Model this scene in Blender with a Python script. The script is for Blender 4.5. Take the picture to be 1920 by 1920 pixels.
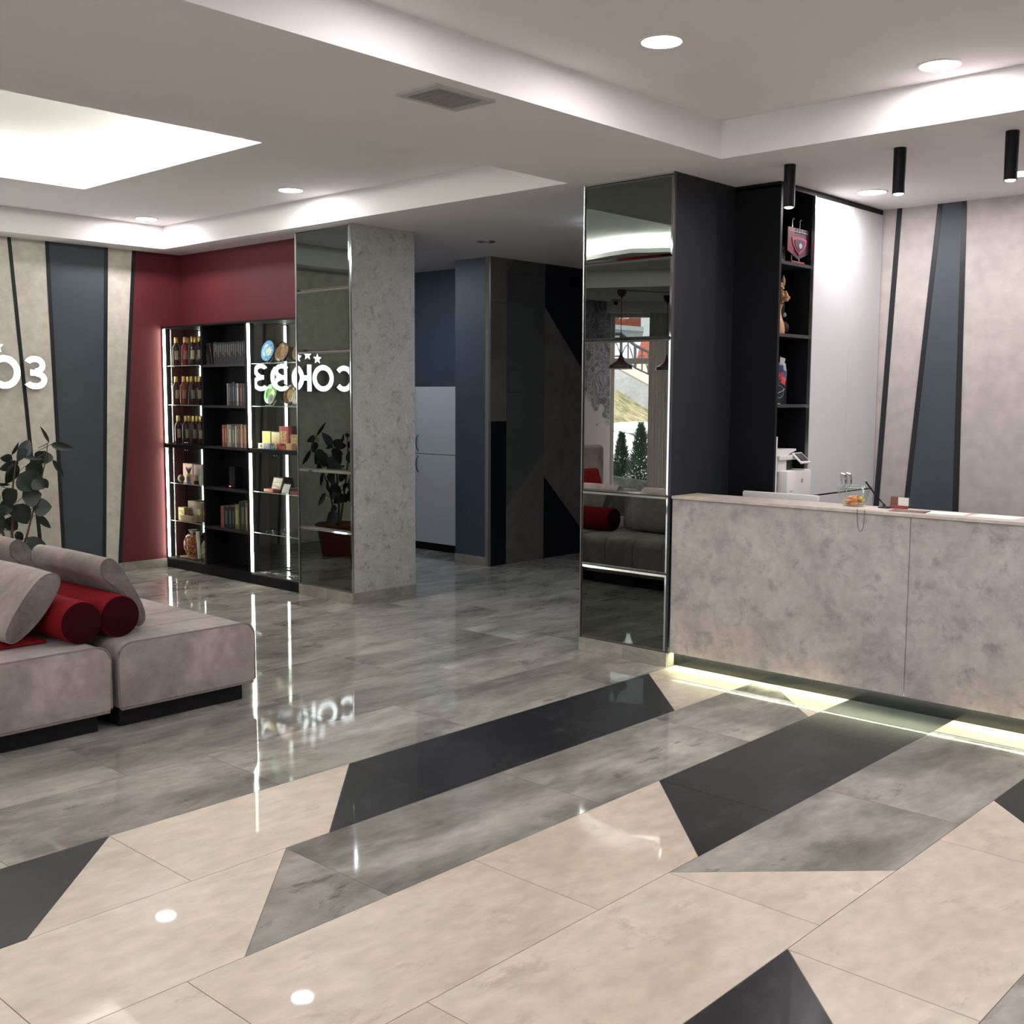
import bpy, bmesh, math, random
from mathutils import Matrix, Vector
random.seed(7)
PI = math.pi
SC = bpy.context.scene
COL = SC.collection
for o in list(bpy.data.objects):
    bpy.data.objects.remove(o)

# ---------------------------------------------------------------- camera
cam_d = bpy.data.cameras.new('camera')
cam = bpy.data.objects.new('camera', cam_d)
COL.objects.link(cam)
cam_d.sensor_width = 36.0
cam_d.lens = 2095.12 / 1920 * 36.0
cam_d.clip_start = 0.05
cam_d.clip_end = 200
yaw, pitch, roll = .744157, -.102249, -.005079
f = Vector((math.cos(yaw)*math.cos(pitch), math.sin(yaw)*math.cos(pitch), math.sin(pitch)))
r = f.cross(Vector((0, 0, 1))).normalized()
d = f.cross(r)
r2 = r*math.cos(roll) + d*math.sin(roll)
d2 = -r*math.sin(roll) + d*math.cos(roll)
M = Matrix((r2, -d2, -f)).transposed().to_4x4()
M.translation = Vector((0, 0, 1.725))
cam.matrix_world = M
SC.camera = cam

# ---------------------------------------------------------------- world, exposure
SC.view_settings.view_transform = 'Standard'
SC.view_settings.look = 'None'
SC.view_settings.gamma = 1
SC.view_settings.use_curve_mapping = False
SC.view_settings.exposure = 1.95
w = bpy.data.worlds.new('overcast_sky')
SC.world = w
w.use_nodes = True
w.node_tree.nodes['Background'].inputs[0].default_value = (0.95, 0.95, 0.97, 1)
w.node_tree.nodes['Background'].inputs[1].default_value = 1.1
LAMP = 50.0        # ceiling downlights
WELL = 12.0        # LED band of the light well
STRIP = 7.0       # shelf LED strips
SIGN = 5.0
COUNTER_LED = 16.0

# ---------------------------------------------------------------- materials
def new_mat(name):
    m = bpy.data.materials.new(name)
    m.use_nodes = True
    return m, m.node_tree, m.node_tree.nodes['Principled BSDF']

def c4(c):
    return (c[0], c[1], c[2], 1)

def plain(name, col, rough=.6, metal=0.0, noise=.04, scale=18, spec=.5, sheen=0, bump=0):
    m, t, b = new_mat(name)
    N, L = t.nodes, t.links
    tc = N.new('ShaderNodeTexCoord')
    nz = N.new('ShaderNodeTexNoise')
    nz.inputs['Scale'].default_value = scale
    nz.inputs['Detail'].default_value = 4
    L.new(tc.outputs['Object'], nz.inputs['Vector'])
    mx = N.new('ShaderNodeMix'); mx.data_type = 'RGBA'
    mx.inputs[6].default_value = c4([max(0, v*(1-noise*2)) for v in col])
    mx.inputs[7].default_value = c4([min(1, v*(1+noise*2)) for v in col])
    L.new(nz.outputs['Fac'], mx.inputs[0])
    L.new(mx.outputs[2], b.inputs['Base Color'])
    b.inputs['Roughness'].default_value = rough
    b.inputs['Metallic'].default_value = metal
    b.inputs['Specular IOR Level'].default_value = spec
    if sheen:
        b.inputs['Sheen Weight'].default_value = sheen
        b.inputs['Sheen Roughness'].default_value = .4
        b.inputs['Sheen Tint'].default_value = c4([min(1, v*1.6) for v in col])
    if bump:
        bp = N.new('ShaderNodeBump')
        bp.inputs['Strength'].default_value = bump
        bp.inputs['Distance'].default_value = .003
        L.new(nz.outputs['Fac'], bp.inputs['Height'])
        L.new(bp.outputs[0], b.inputs['Normal'])
    return m

def cloudy(name, stops, scale=(1, 1, 1), nscale=2.0, detail=8, rough=.5, spec=.5, distort=.6, rvar=0.0, bump=0.0, objrand=0.0, sheen=0, patch=None, coat=0):
    """mottled plaster, laminate, stone or velvet: a distorted noise through a ramp"""
    m, t, b = new_mat(name)
    N, L = t.nodes, t.links
    tc = N.new('ShaderNodeTexCoord')
    mp = N.new('ShaderNodeMapping')
    mp.inputs['Scale'].default_value = scale
    L.new(tc.outputs['Object'], mp.inputs['Vector'])
    vec = mp.outputs[0]
    oi = N.new('ShaderNodeObjectInfo')
    if objrand:
        ad = N.new('ShaderNodeVectorMath'); ad.operation = 'ADD'
        cm = N.new('ShaderNodeCombineXYZ')
        ml = N.new('ShaderNodeMath'); ml.operation = 'MULTIPLY'
        ml.inputs[1].default_value = 40
        L.new(oi.outputs['Random'], ml.inputs[0])
        L.new(ml.outputs[0], cm.inputs[0]); L.new(ml.outputs[0], cm.inputs[2])
        L.new(vec, ad.inputs[0]); L.new(cm.outputs[0], ad.inputs[1])
        vec = ad.outputs[0]
    nz = N.new('ShaderNodeTexNoise')
    nz.inputs['Scale'].default_value = nscale
    nz.inputs['Detail'].default_value = detail
    nz.inputs['Roughness'].default_value = .6
    nz.inputs['Distortion'].default_value = distort
    L.new(vec, nz.inputs['Vector'])
    rp = N.new('ShaderNodeValToRGB')
    els = rp.color_ramp.elements
    els[0].position, els[0].color = stops[0][0], c4(stops[0][1])
    els[1].position, els[1].color = stops[-1][0], c4(stops[-1][1])
    for p, c in stops[1:-1]:
        e = els.new(p); e.color = c4(c)
    L.new(nz.outputs['Fac'], rp.inputs[0])
    out = rp.outputs[0]
    # a second finer layer
    n2 = N.new('ShaderNodeTexNoise')
    n2.inputs['Scale'].default_value = nscale*7
    n2.inputs['Detail'].default_value = 5
    L.new(vec, n2.inputs['Vector'])
    mr = N.new('ShaderNodeMapRange')
    mr.inputs[1].default_value = .3; mr.inputs[2].default_value = .7
    mr.inputs[3].default_value = .88; mr.inputs[4].default_value = 1.1
    L.new(n2.outputs['Fac'], mr.inputs[0])
    mu = N.new('ShaderNodeMix'); mu.data_type = 'RGBA'; mu.blend_type = 'MULTIPLY'
    mu.inputs[0].default_value = 1
    L.new(out, mu.inputs[6]); L.new(mr.outputs[0], mu.inputs[7])
    out = mu.outputs[2]
    if patch:
        col, lo, hi = patch
        vz = N.new('ShaderNodeTexNoise')
        vz.inputs['Scale'].default_value = nscale*2.3
        vz.inputs['Detail'].default_value = 9
        vz.inputs['Roughness'].default_value = .72
        vz.inputs['Distortion'].default_value = .25
        L.new(vec, vz.inputs['Vector'])
        pr = N.new('ShaderNodeMapRange')
        pr.inputs[1].default_value = lo; pr.inputs[2].default_value = hi
        L.new(vz.outputs['Fac'], pr.inputs[0])
        m2 = N.new('ShaderNodeMix'); m2.data_type = 'RGBA'
        L.new(pr.outputs[0], m2.inputs[0])
        L.new(out, m2.inputs[6]); m2.inputs[7].default_value = c4(col)
        out = m2.outputs[2]
    if objrand:
        m3 = N.new('ShaderNodeMix'); m3.data_type = 'RGBA'; m3.blend_type = 'MULTIPLY'
        m3.inputs[0].default_value = 1
        r3 = N.new('ShaderNodeMapRange')
        r3.inputs[3].default_value = 1-objrand; r3.inputs[4].default_value = 1+objrand
        L.new(oi.outputs['Random'], r3.inputs[0])
        L.new(out, m3.inputs[6]); L.new(r3.outputs[0], m3.inputs[7])
        out = m3.outputs[2]
    L.new(out, b.inputs['Base Color'])
    b.inputs['Roughness'].default_value = rough
    b.inputs['Specular IOR Level'].default_value = spec
    if rvar:
        rr = N.new('ShaderNodeMapRange')
        rr.inputs[1].default_value = .3; rr.inputs[2].default_value = .7
        rr.inputs[3].default_value = rough-rvar; rr.inputs[4].default_value = rough+rvar
        L.new(nz.outputs['Fac'], rr.inputs[0])
        L.new(rr.outputs[0], b.inputs['Roughness'])
    if bump:
        bp = N.new('ShaderNodeBump')
        bp.inputs['Strength'].default_value = 1.0
        bp.inputs['Distance'].default_value = bump
        L.new(n2.outputs['Fac'], bp.inputs['Height'])
        L.new(bp.outputs[0], b.inputs['Normal'])
    if sheen:
        b.inputs['Sheen Weight'].default_value = sheen
        b.inputs['Sheen Roughness'].default_value = .35
    if coat:
        b.inputs['Coat Weight'].default_value = coat
        b.inputs['Coat Roughness'].default_value = .03
    return m

def emit(name, col, strength):
    m, t, b = new_mat(name)
    b.inputs['Base Color'].default_value = (.8, .8, .8, 1)
    b.inputs['Emission Color'].default_value = c4(col)
    b.inputs['Emission Strength'].default_value = strength
    return m

def mirror(name, col, rough=.0):
    m, t, b = new_mat(name)
    t.nodes.remove(b)
    g = t.nodes.new('ShaderNodeBsdfGlossy')
    g.inputs['Color'].default_value = c4(col)
    g.inputs['Roughness'].default_value = rough
    t.links.new(g.outputs[0], t.nodes['Material Output'].inputs[0])
    return m

def clear_glass(name, tint=(.96, .98, .97), ior=1.5, rough=.0):
    m, t, b = new_mat(name)
    t.nodes.remove(b)
    N, L = t.nodes, t.links
    tr = N.new('ShaderNodeBsdfTransparent'); tr.inputs[0].default_value = c4(tint)
    gl = N.new('ShaderNodeBsdfGlossy'); gl.inputs['Roughness'].default_value = rough
    ge = N.new('ShaderNodeNewGeometry')
    dt = N.new('ShaderNodeVectorMath'); dt.operation = 'DOT_PRODUCT'
    L.new(ge.outputs['Incoming'], dt.inputs[0]); L.new(ge.outputs['Normal'], dt.inputs[1])
    ab = N.new('ShaderNodeMath'); ab.operation = 'ABSOLUTE'; L.new(dt.outputs['Value'], ab.inputs[0])
    su = N.new('ShaderNodeMath'); su.operation = 'SUBTRACT'; su.inputs[0].default_value = 1; L.new(ab.outputs[0], su.inputs[1])
    pw = N.new('ShaderNodeMath'); pw.operation = 'POWER'; pw.inputs[1].default_value = 5; L.new(su.outputs[0], pw.inputs[0])
    fr = N.new('ShaderNodeMath'); fr.operation = 'MULTIPLY_ADD'; fr.inputs[1].default_value = .96; fr.inputs[2].default_value = .04
    L.new(pw.outputs[0], fr.inputs[0])
    mx = N.new('ShaderNodeMixShader')
    L.new(fr.outputs[0], mx.inputs[0]); L.new(tr.outputs[0], mx.inputs[1]); L.new(gl.outputs[0], mx.inputs[2])
    L.new(mx.outputs[0], N['Material Output'].inputs[0])
    return m

MT = {}
MT['tile_grey'] = cloudy('grey_porcelain', [(.27, (.15, .143, .122)), (.42, (.25, .24, .21)), (.56, (.37, .35, .31)), (.74, (.52, .49, .44))],
                         scale=(.6, 1.35, 1), nscale=2.3, rough=.05, rvar=.02, spec=.6, objrand=.09, distort=.45, patch=((.13, .125, .105), .58, .70), bump=.00005)
MT['tile_beige'] = cloudy('beige_porcelain', [(.25, (.53, .44, .34)), (.5, (.64, .55, .44)), (.75, (.70, .62, .51))],
                          scale=(.7, 1.3, 1), nscale=1.9, rough=.34, rvar=.03, spec=.35, objrand=.04, distort=.5, patch=((.50, .425, .34), .57, .66), coat=.13)
MT['tile_dark'] = cloudy('charcoal_porcelain', [(.25, (.012, .0125, .015)), (.5, (.020, .0205, .0235)), (.75, (.036, .036, .039))],
                         scale=(.8, 1.2, 1), nscale=2.2, rough=.36, rvar=.03, spec=.2, objrand=.08, distort=.5, patch=((.045, .045, .046), .56, .68), coat=.2)
MT['grout'] = plain('grout', (.20, .185, .165), .9)
MT['base_tile'] = cloudy('skirting_porcelain', [(.3, (.22, .20, .17)), (.7, (.40, .37, .32))], scale=(1, 1, 2), nscale=3, rough=.3, objrand=.08)
MT['ceiling'] = plain('ceiling_paint', (.80, .765, .76), .9, noise=.01, scale=4)
MT['cream'] = cloudy('cream_plaster', [(.3, (.57, .535, .455)), (.7, (.64, .605, .52))], nscale=2, rough=.55, distort=1.5, patch=((.54, .51, .43), .62, .85))
MT['lilac'] = cloudy('pale_plaster', [(.3, (.44, .395, .375)), (.7, (.50, .455, .43))], nscale=1.6, rough=.55, distort=1.2, patch=((.42, .38, .36), .62, .85))
MT['navy'] = plain('slate_paint', (.052, .068, .084), .55, noise=.05, scale=5)
MT['navy2'] = plain('corridor_slate_paint', (.060, .078, .105), .55, noise=.05, scale=5)
MT['line'] = plain('black_line_paint', (.012, .013, .018), .45)
MT['red_wall'] = plain('dark_red_paint', (.115, .013, .018), .6, noise=.06, scale=4)
MT['speckle'] = cloudy('speckled_plaster', [(.25, (.44, .42, .375)), (.6, (.54, .52, .47)), (.8, (.60, .58, .53))], nscale=6, rough=.7, distort=.5,
                       patch=((.34, .32, .28), .55, .62), bump=.0015)
MT['chrome'] = plain('chrome', (.75, .75, .74), .12, metal=1, noise=.01)
MT['steel'] = plain('brushed_steel', (.5, .5, .5), .3, metal=1, noise=.02)
MT['mirror_dark'] = mirror('smoked_mirror', (.165, .185, .175))
MT['mirror_clear'] = mirror('clear_mirror', (.60, .60, .58))
MT['bevel'] = mirror('mirror_bevel', (.30, .31, .30), .04)
MT['black'] = plain('black_laminate', (.006, .006, .008), .45, spec=.22)
MT['black_gloss'] = plain('black_gloss', (.01, .01, .012), .15)
MT['side_dark'] = plain('dark_pillar_paint', (.019, .022, .028), .5, noise=.05, scale=3, spec=.3)
MT['counter'] = cloudy('concrete_laminate', [(.28, (.35, .315, .30)), (.45, (.46, .415, .395)), (.62, (.55, .50, .475)), (.8, (.61, .56, .53))],
                       nscale=3.2, rough=.5, distort=.7, patch=((.25, .225, .225), .52, .72))
MT['counter_top'] = cloudy('countertop_laminate', [(.3, (.52, .46, .41)), (.7, (.64, .58, .52))], nscale=3, rough=.35)
MT['cabinet_grey'] = plain('light_grey_laminate', (.60, .60, .615), .35, noise=.02, scale=5)
MT['cabinet_white'] = plain('pale_laminate', (.62, .64, .66), .4, noise=.01, scale=4)
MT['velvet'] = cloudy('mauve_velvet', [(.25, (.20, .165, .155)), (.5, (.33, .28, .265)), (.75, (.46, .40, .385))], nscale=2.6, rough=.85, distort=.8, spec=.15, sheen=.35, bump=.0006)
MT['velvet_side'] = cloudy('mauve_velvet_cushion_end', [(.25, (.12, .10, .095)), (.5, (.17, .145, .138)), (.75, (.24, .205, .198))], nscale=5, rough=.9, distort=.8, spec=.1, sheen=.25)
MT['piping'] = plain('velvet_piping', (.20, .165, .16), .85)
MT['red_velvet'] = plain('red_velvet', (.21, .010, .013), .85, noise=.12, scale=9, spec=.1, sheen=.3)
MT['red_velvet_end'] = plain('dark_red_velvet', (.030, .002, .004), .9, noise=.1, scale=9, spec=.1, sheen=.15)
MT['leaf'] = cloudy('rubber_plant_leaf', [(.3, (.005, .011, .006)), (.7, (.012, .022, .012))], nscale=6, rough=.33, spec=.5)
MT['leaf_pale'] = cloudy('rubber_plant_leaf_sheen', [(.3, (.03, .045, .045)), (.7, (.05, .065, .068))], nscale=6, rough=.4, spec=.5)
MT['stem'] = plain('plant_stem', (.10, .055, .025), .7)
MT['terracotta'] = plain('dark_red_plastic_pot', (.16, .035, .02), .45)
MT['soil'] = plain('soil', (.03, .02, .015), 1, scale=60, noise=.2)
MT['glass'] = clear_glass('clear_glass')
MT['glass_edge'] = plain('green_glass_edge', (.45, .62, .55), .1, spec=.8)
MT['white_plastic'] = plain('white_plastic', (.72, .70, .68), .4, noise=.01)
MT['grey_plastic'] = plain('grey_plastic', (.35, .35, .36), .4, noise=.01)
MT['screen'] = plain('dark_screen', (.03, .035, .04), .12)
MT['paper'] = plain('white_paper', (.82, .80, .76), .8, noise=.01)
MT['gold'] = plain('gold_foil', (.75, .50, .16), .3, metal=.8)
MT['ledstrip'] = emit('led_strip', (1.0, 1.0, .84), STRIP)
MT['lampdisc'] = emit('downlight_diffuser', (1.0, .945, .965), LAMP)
MT['lampwarm'] = emit('warm_bulb', (1.0, .80, .62), 12)
MT['signlight'] = emit('sign_face', (.95, .95, 1.0), SIGN)
MT['wellled'] = emit('cove_led', (.94, 1.0, .88), WELL)
MT['counterled'] = emit('counter_led', (.93, 1.0, .66), COUNTER_LED)
_pc = {}
def cm(rgb, rough=.5, metal=0, noise=.06):
    k = (tuple(rgb), rough, metal)
    if k not in _pc:
        _pc[k] = plain('paint_%d' % len(_pc), rgb, rough, metal, noise=noise)
    return _pc[k]

# ---------------------------------------------------------------- mesh helpers
def bm_box(bm, x0, x1, y0, y1, z0, z1):
    vs = [bm.verts.new((x, y, z)) for z in (z0, z1) for y in (y0, y1) for x in (x0, x1)]
    for q in ((0, 2, 3, 1), (4, 5, 7, 6), (0, 1, 5, 4), (2, 6, 7, 3), (0, 4, 6, 2), (1, 3, 7, 5)):
        bm.faces.new([vs[i] for i in q])

def bx(*b, bev=0, seg=2):
    bm = bmesh.new()
    if len(b) == 6 and not isinstance(b[0], (tuple, list)):
        b = [b]
    for q in b:
        bm_box(bm, *q)
    if bev:
        bmesh.ops.bevel(bm, geom=bm.edges[:], offset=bev, segments=seg, profile=.5, affect='EDGES')
    return bm

def bm_lathe(bm, prof, n=20, c=(0, 0, 0), cap=True):
    rings = []
    for rr, z in prof:
        rings.append([bm.verts.new((c[0]+rr*math.cos(2*PI*i/n), c[1]+rr*math.sin(2*PI*i/n), c[2]+z)) for i in range(n)])
    for a, b in zip(rings, rings[1:]):
        for i in range(n):
            j = (i+1) % n
            bm.faces.new((a[i], a[j], b[j], b[i]))
    if cap:
        if prof[0][0] > 1e-4: bm.faces.new(rings[0][::-1])
        if prof[-1][0] > 1e-4: bm.faces.new(rings[-1])

def lathe(prof, n=20, c=(0, 0, 0), cap=True):
    bm = bmesh.new(); bm_lathe(bm, prof, n, c, cap); return bm

def bm_tube(bm, pts, rad, n=8, closed=False):
    pts = [Vector(p) for p in pts]
    rings = []
    m = len(pts)
    for i, p in enumerate(pts):
        if closed:
            t = pts[(i+1) % m] - pts[i-1]
        else:
            t = pts[min(i+1, m-1)] - pts[max(i-1, 0)]
        t.normalize()
        a = Vector((0, 0, 1)) if abs(t.z) < .9 else Vector((1, 0, 0))
        u = t.cross(a).normalized(); v = t.cross(u)
        rr = rad[i] if isinstance(rad, (list, tuple)) else rad
        rings.append([bm.verts.new(p + u*rr*math.cos(2*PI*k/n) + v*rr*math.sin(2*PI*k/n)) for k in range(n)])
    for i in range(m if closed else m-1):
        a, b = rings[i], rings[(i+1) % m]
        for k in range(n):
            l = (k+1) % n
            bm.faces.new((a[k], a[l], b[l], b[k]))
    if not closed:
        bm.faces.new(rings[0][::-1]); bm.faces.new(rings[-1])

def tube(pts, rad, n=8, closed=False):
    bm = bmesh.new(); bm_tube(bm, pts, rad, n, closed); return bm

def bm_prism(bm, poly, lo, hi, axis='z'):
    """extrude a 2-D polygon between lo and hi along an axis; poly in (x,y), (x,z) or (y,z)"""
    def P(a, b, h):
        return {'z': (a, b, h), 'y': (a, h, b), 'x': (h, a, b)}[axis]
    A = [bm.verts.new(P(a, b, lo)) for a, b in poly]
    B = [bm.verts.new(P(a, b, hi)) for a, b in poly]
    n = len(poly)
    bm.faces.new(A[::-1]); bm.faces.new(B)
    for i in range(n):
        j = (i+1) % n
        bm.faces.new((A[i], A[j], B[j], B[i]))

def prism(poly, lo, hi, axis='z', bev=0, seg=2):
    bm = bmesh.new(); bm_prism(bm, poly, lo, hi, axis)
    if bev:
        bmesh.ops.bevel(bm, geom=bm.edges[:], offset=bev, segments=seg, profile=.5, affect='EDGES')
    return bm

def mesh(bm, name, mat, smooth=False):
    bmesh.ops.recalc_face_normals(bm, faces=bm.faces[:])
    me = bpy.data.meshes.new(name)
    bm.to_mesh(me); bm.free()
    for m in (mat if isinstance(mat, (list, tuple)) else [mat]):
        me.materials.append(m)
    if smooth:
        for p in me.polygons: p.use_smooth = True
        try:
            me.set_sharp_from_angle(angle=math.radians(40))
        except Exception:
            pass
    return me

def obj(name, bm, mat, parent=None, label=None, cat=None, group=None, kind=None, smooth=False, local=False, loc=None):
    me = bm if isinstance(bm, bpy.types.Mesh) else mesh(bm, name, mat, smooth)
    o = bpy.data.objects.new(name, me)
    COL.objects.link(o)
    if parent is not None:
        o.parent = parent
        if not local:
            p, off = parent, Vector((0, 0, 0))
            while p is not None:
                off += p.location; p = p.parent
            me.transform(Matrix.Translation(-off))
    elif loc is not None:
        o.location = loc
    if label: o['label'] = label
    if cat: o['category'] = cat
    if group: o['group'] = group
    if kind: o['kind'] = kind
    return o

def thing(name, label, cat, loc=(0, 0, 0), rz=0, group=None):
    o = bpy.data.objects.new(name, None)
    COL.objects.link(o)
    o.empty_display_size = .05
    o.location = loc; o.rotation_euler = (0, 0, rz)
    o['label'] = label; o['category'] = cat
    if group: o['group'] = group
    return o

def single(name, bm, mat, label, cat, group=None, smooth=False, centre=None):
    """a thing that is one mesh built in world coordinates; its origin moves to its base"""
    me = mesh(bm, name, mat, smooth)
    if centre is None:
        xs = [v.co for v in me.vertices]
        centre = Vector((sum(v.x for v in xs)/len(xs), sum(v.y for v in xs)/len(xs), min(v.z for v in xs)))
    me.transform(Matrix.Translation(-Vector(centre)))
    o = obj(name, me, mat, label=label, cat=cat, group=group)
    o.location = centre
    return o

def kids(o):
    return [c for c in bpy.data.objects if c.parent == o]

def dup(o, loc, label, rz=None, group=None, children=None):
    c = o.copy(); COL.objects.link(c)
    c.location = loc; c['label'] = label
    if rz is not None: c.rotation_euler = (0, 0, rz)
    if group: c['group'] = group
    for ch in (children if children is not None else kids(o)):
        k = ch.copy(); COL.objects.link(k); k.parent = c
        for g in kids(ch):
            h = g.copy(); COL.objects.link(h); h.parent = k
    return c

def struct(name, bm, mat, parent=None, smooth=False):
    return obj(name, bm, mat, parent, kind='structure', smooth=smooth)

# ================================================================ SETTING
ZC, ZR = 3.12, 3.335            # dropped ceiling, recessed ceiling
# ---- floor
floor = struct('floor', bx(-5, 12, -3.5, 12, -.12, -.0012), MT['grout'])
YL = [4.035-.6*k for k in range(0, 9)]      # the joint lines that run along X
def clip(poly, nx, ny, c):
    """keep the side nx*x+ny*y<=c"""
    out = []
    for i in range(len(poly)):
        a, b = poly[i], poly[(i+1) % len(poly)]
        da, db = nx*a[0]+ny*a[1]-c, nx*b[0]+ny*b[1]-c
        if da <= 0: out.append(a)
        if (da < 0 < db) or (db < 0 < da):
            t = da/(da-db)
            out.append((a[0]+t*(b[0]-a[0]), a[1]+t*(b[1]-a[1])))
    return out
def area(p):
    return abs(sum(p[i][0]*p[(i+1) % len(p)][1]-p[(i+1) % len(p)][0]*p[i][1] for i in range(len(p))))/2
G = .0016
ntile = 0
def tile(poly, mat):
    global ntile
    if len(poly) < 3 or area(poly) < .004: return
    bm = prism(poly, -.006, 0.0)
    obj('tile', bm, MT[mat], floor)
    ntile += 1
# rows: top line y, joint offset, colour list separated by diagonals (x at top, x at bottom)
ROWS = {
    0: (.846, [('dark', None), ('beige', (2.053, 1.458)), ('dark', (3.257, 2.667)), ('beige', (5.66, 5.073))]),
    1: (.048, [('beige', None), ('grey', (2.462, 1.870)), ('beige', (6.065, 5.473))]),
    2: (.464, [('beige', None), ('dark', (4.073, 3.478))]),
    3: (.873, [('beige', None), ('grey', (3.286, 3.876)), ('beige', (5.688, 5.688))]),
    4: (.655, [('dark', None), ('beige', (3.069, 2.479)), ('dark', (4.864, 4.275))]),
    5: (.25, [('beige', None), ('grey', (1.2, 1.8))]),
    6: (.9, [('beige', None), ('dark', (3.6, 3.0))]),
}
def lay_row(y1, y0, off, regions, xa, xb):
    n0 = math.floor((xa-off)/1.2045)
    x = off+1.2045*n0
    while x < xb:
        a, b = max(x, xa)+G, min(x+1.2045, xb)-G
        if b-a > .05:
            rect = [(a, y0+G), (b, y0+G), (b, y1-G), (a, y1-G)]
            for i, (c, dg) in enumerate(regions):
                p = rect
                if dg:                    # keep the right of this diagonal
                    nx, ny = (y1-y0), -(dg[0]-dg[1])
                    l = math.hypot(nx, ny); cc = (nx*dg[0]+ny*y1)/l
                    p = clip(p, -nx/l, -ny/l, -(cc+G))
                if i+1 < len(regions) and len(p) > 2:
                    e = regions[i+1][1]
                    nx, ny = (y1-y0), -(e[0]-e[1])
                    l = math.hypot(nx, ny); cc = (nx*e[0]+ny*y1)/l
                    p = clip(p, nx/l, ny/l, cc-G)
                tile(p, 'tile_'+c)
        x += 1.2045
for k, (off, reg) in ROWS.items():
    lay_row(YL[k], YL[k]-.6, off, reg, -1.0 if k > 2 else .2, 6.3)
offs = [.45, .06, .95, .55, .15, .75, .35, .95, .5, .1, .7]
for k in range(11):
    y0 = YL[0]+.6*k
    if y0 > 10.1: break
    off = [.453, .044, .98, .5, .1, .7, .3, .9, .45, .05, .6][k]
    lay_row(min(y0+.6, 10.17), y0, off, [('grey', None)], .2 if k < 6 else 1.5, 6.57 if k < 1 else (9.66 if y0 < 7.7 else (8.70 if y0 < 9.6 else 6.1)))
# the same floor beyond what the pieces cover
o = struct('floor_surface', bx((-5, .2, -3.5, 12, -.01, -.0005), (.2, 6.3, -3.5, -.165, -.01, -.0005), (6.3, 8.1, -3.5, 4.0, -.01, -.0005), (.2, 1.5, 7.7, 10.2, -.01, -.0005), (6.57, 12, 3.9, 4.034, -.01, -.0005)), MT['tile_grey'], floor)
o.name = 'outer_tiling'

# ---- walls
WY = 10.17
wl = struct('wall_left', bx(-1.42, 6.12, WY, WY+.12, 0, 3.5), MT['cream'])
def wall_poly_y(name, pts, th, mat, y=WY):
    """painted band on the left wall: polygon in x,z"""
    return obj(name, prism(pts, y-th, y+.0, 'y'), mat, wl)
wall_poly_y('painted_line', [(4.594, .09), (4.629, .09), (4.433, ZC), (4.400, ZC)], .004, MT['line'])
wall_poly_y('slate_band', [(4.812, .09), (5.228, .09), (5.351, ZC), (4.743, ZC)], .003, MT['navy'])
wall_poly_y('painted_line', [(4.800, .09), (4.834, .09), (4.777, ZC), (4.743, ZC)], .006, MT['line'])
wall_poly_y('painted_line', [(5.195, .09), (5.230, .09), (5.351, ZC), (5.313, ZC)], .006, MT['line'])
wall_poly_y('red_band', [(5.375, .09), (6.13, .09), (6.13, ZC), (5.62, ZC)], .003, MT['red_wall'])
wall_poly_y('painted_line', [(5.357, .09), (5.393, .09), (5.638, ZC), (5.600, ZC)], .006, MT['line'])
wb = struct('wall_back', bx(6.12, 6.24, 7.93, WY+.12, 0, 3.5), MT['red_wall'])
wr = struct('wall_right', bx(8.10, 8.22, -3.5, 4.5, 0, 3.5), MT['lilac'])
def band_x(name, pts, th, mat):
    return obj(name, prism(pts, 8.10-th, 8.10, 'x'), mat, wr)
def lerp(z, a, b):   # a at z=.92, b at z=ZC
    return a+(b-a)*(z-.92)/(ZC-.92)
def strip_x(name, l, rr, th, mat):
    band_x(name, [(lerp(0, *l), 0), (lerp(0, *rr), 0), (rr[1], ZC), (l[1], ZC)], th, mat)
strip_x('painted_line', (3.714, 3.617), (3.672, 3.580), .005, MT['line'])
strip_x('slate_band', (3.470, 3.305), (3.080, 3.120), .003, MT['navy'])
strip_x('painted_line', (3.479, 3.316), (3.442, 3.281), .006, MT['line'])
strip_x('painted_line', (3.113, 3.145), (3.070, 3.111), .006, MT['line'])
# corridor
struct('wall_corridor', bx((8.70, 8.82, 8.345, 10.4, 0, 3.5)), MT['navy2'])
wc = struct('wall_corridor', bx(8.18, 8.82, 7.86, 8.34, 0, 3.5), MT['navy2'])
struct('wall_rear', bx((6.25, 8.8, 9.9, 10.0, 0, 3.5)), MT['navy2'])
struct('wall_side', bx((9.66, 9.78, 4.3, 7.9, 0, 3.5), (6.58, 9.78, 4.32, 4.44, 0, 3.5)), MT['side_dark'])
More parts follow.
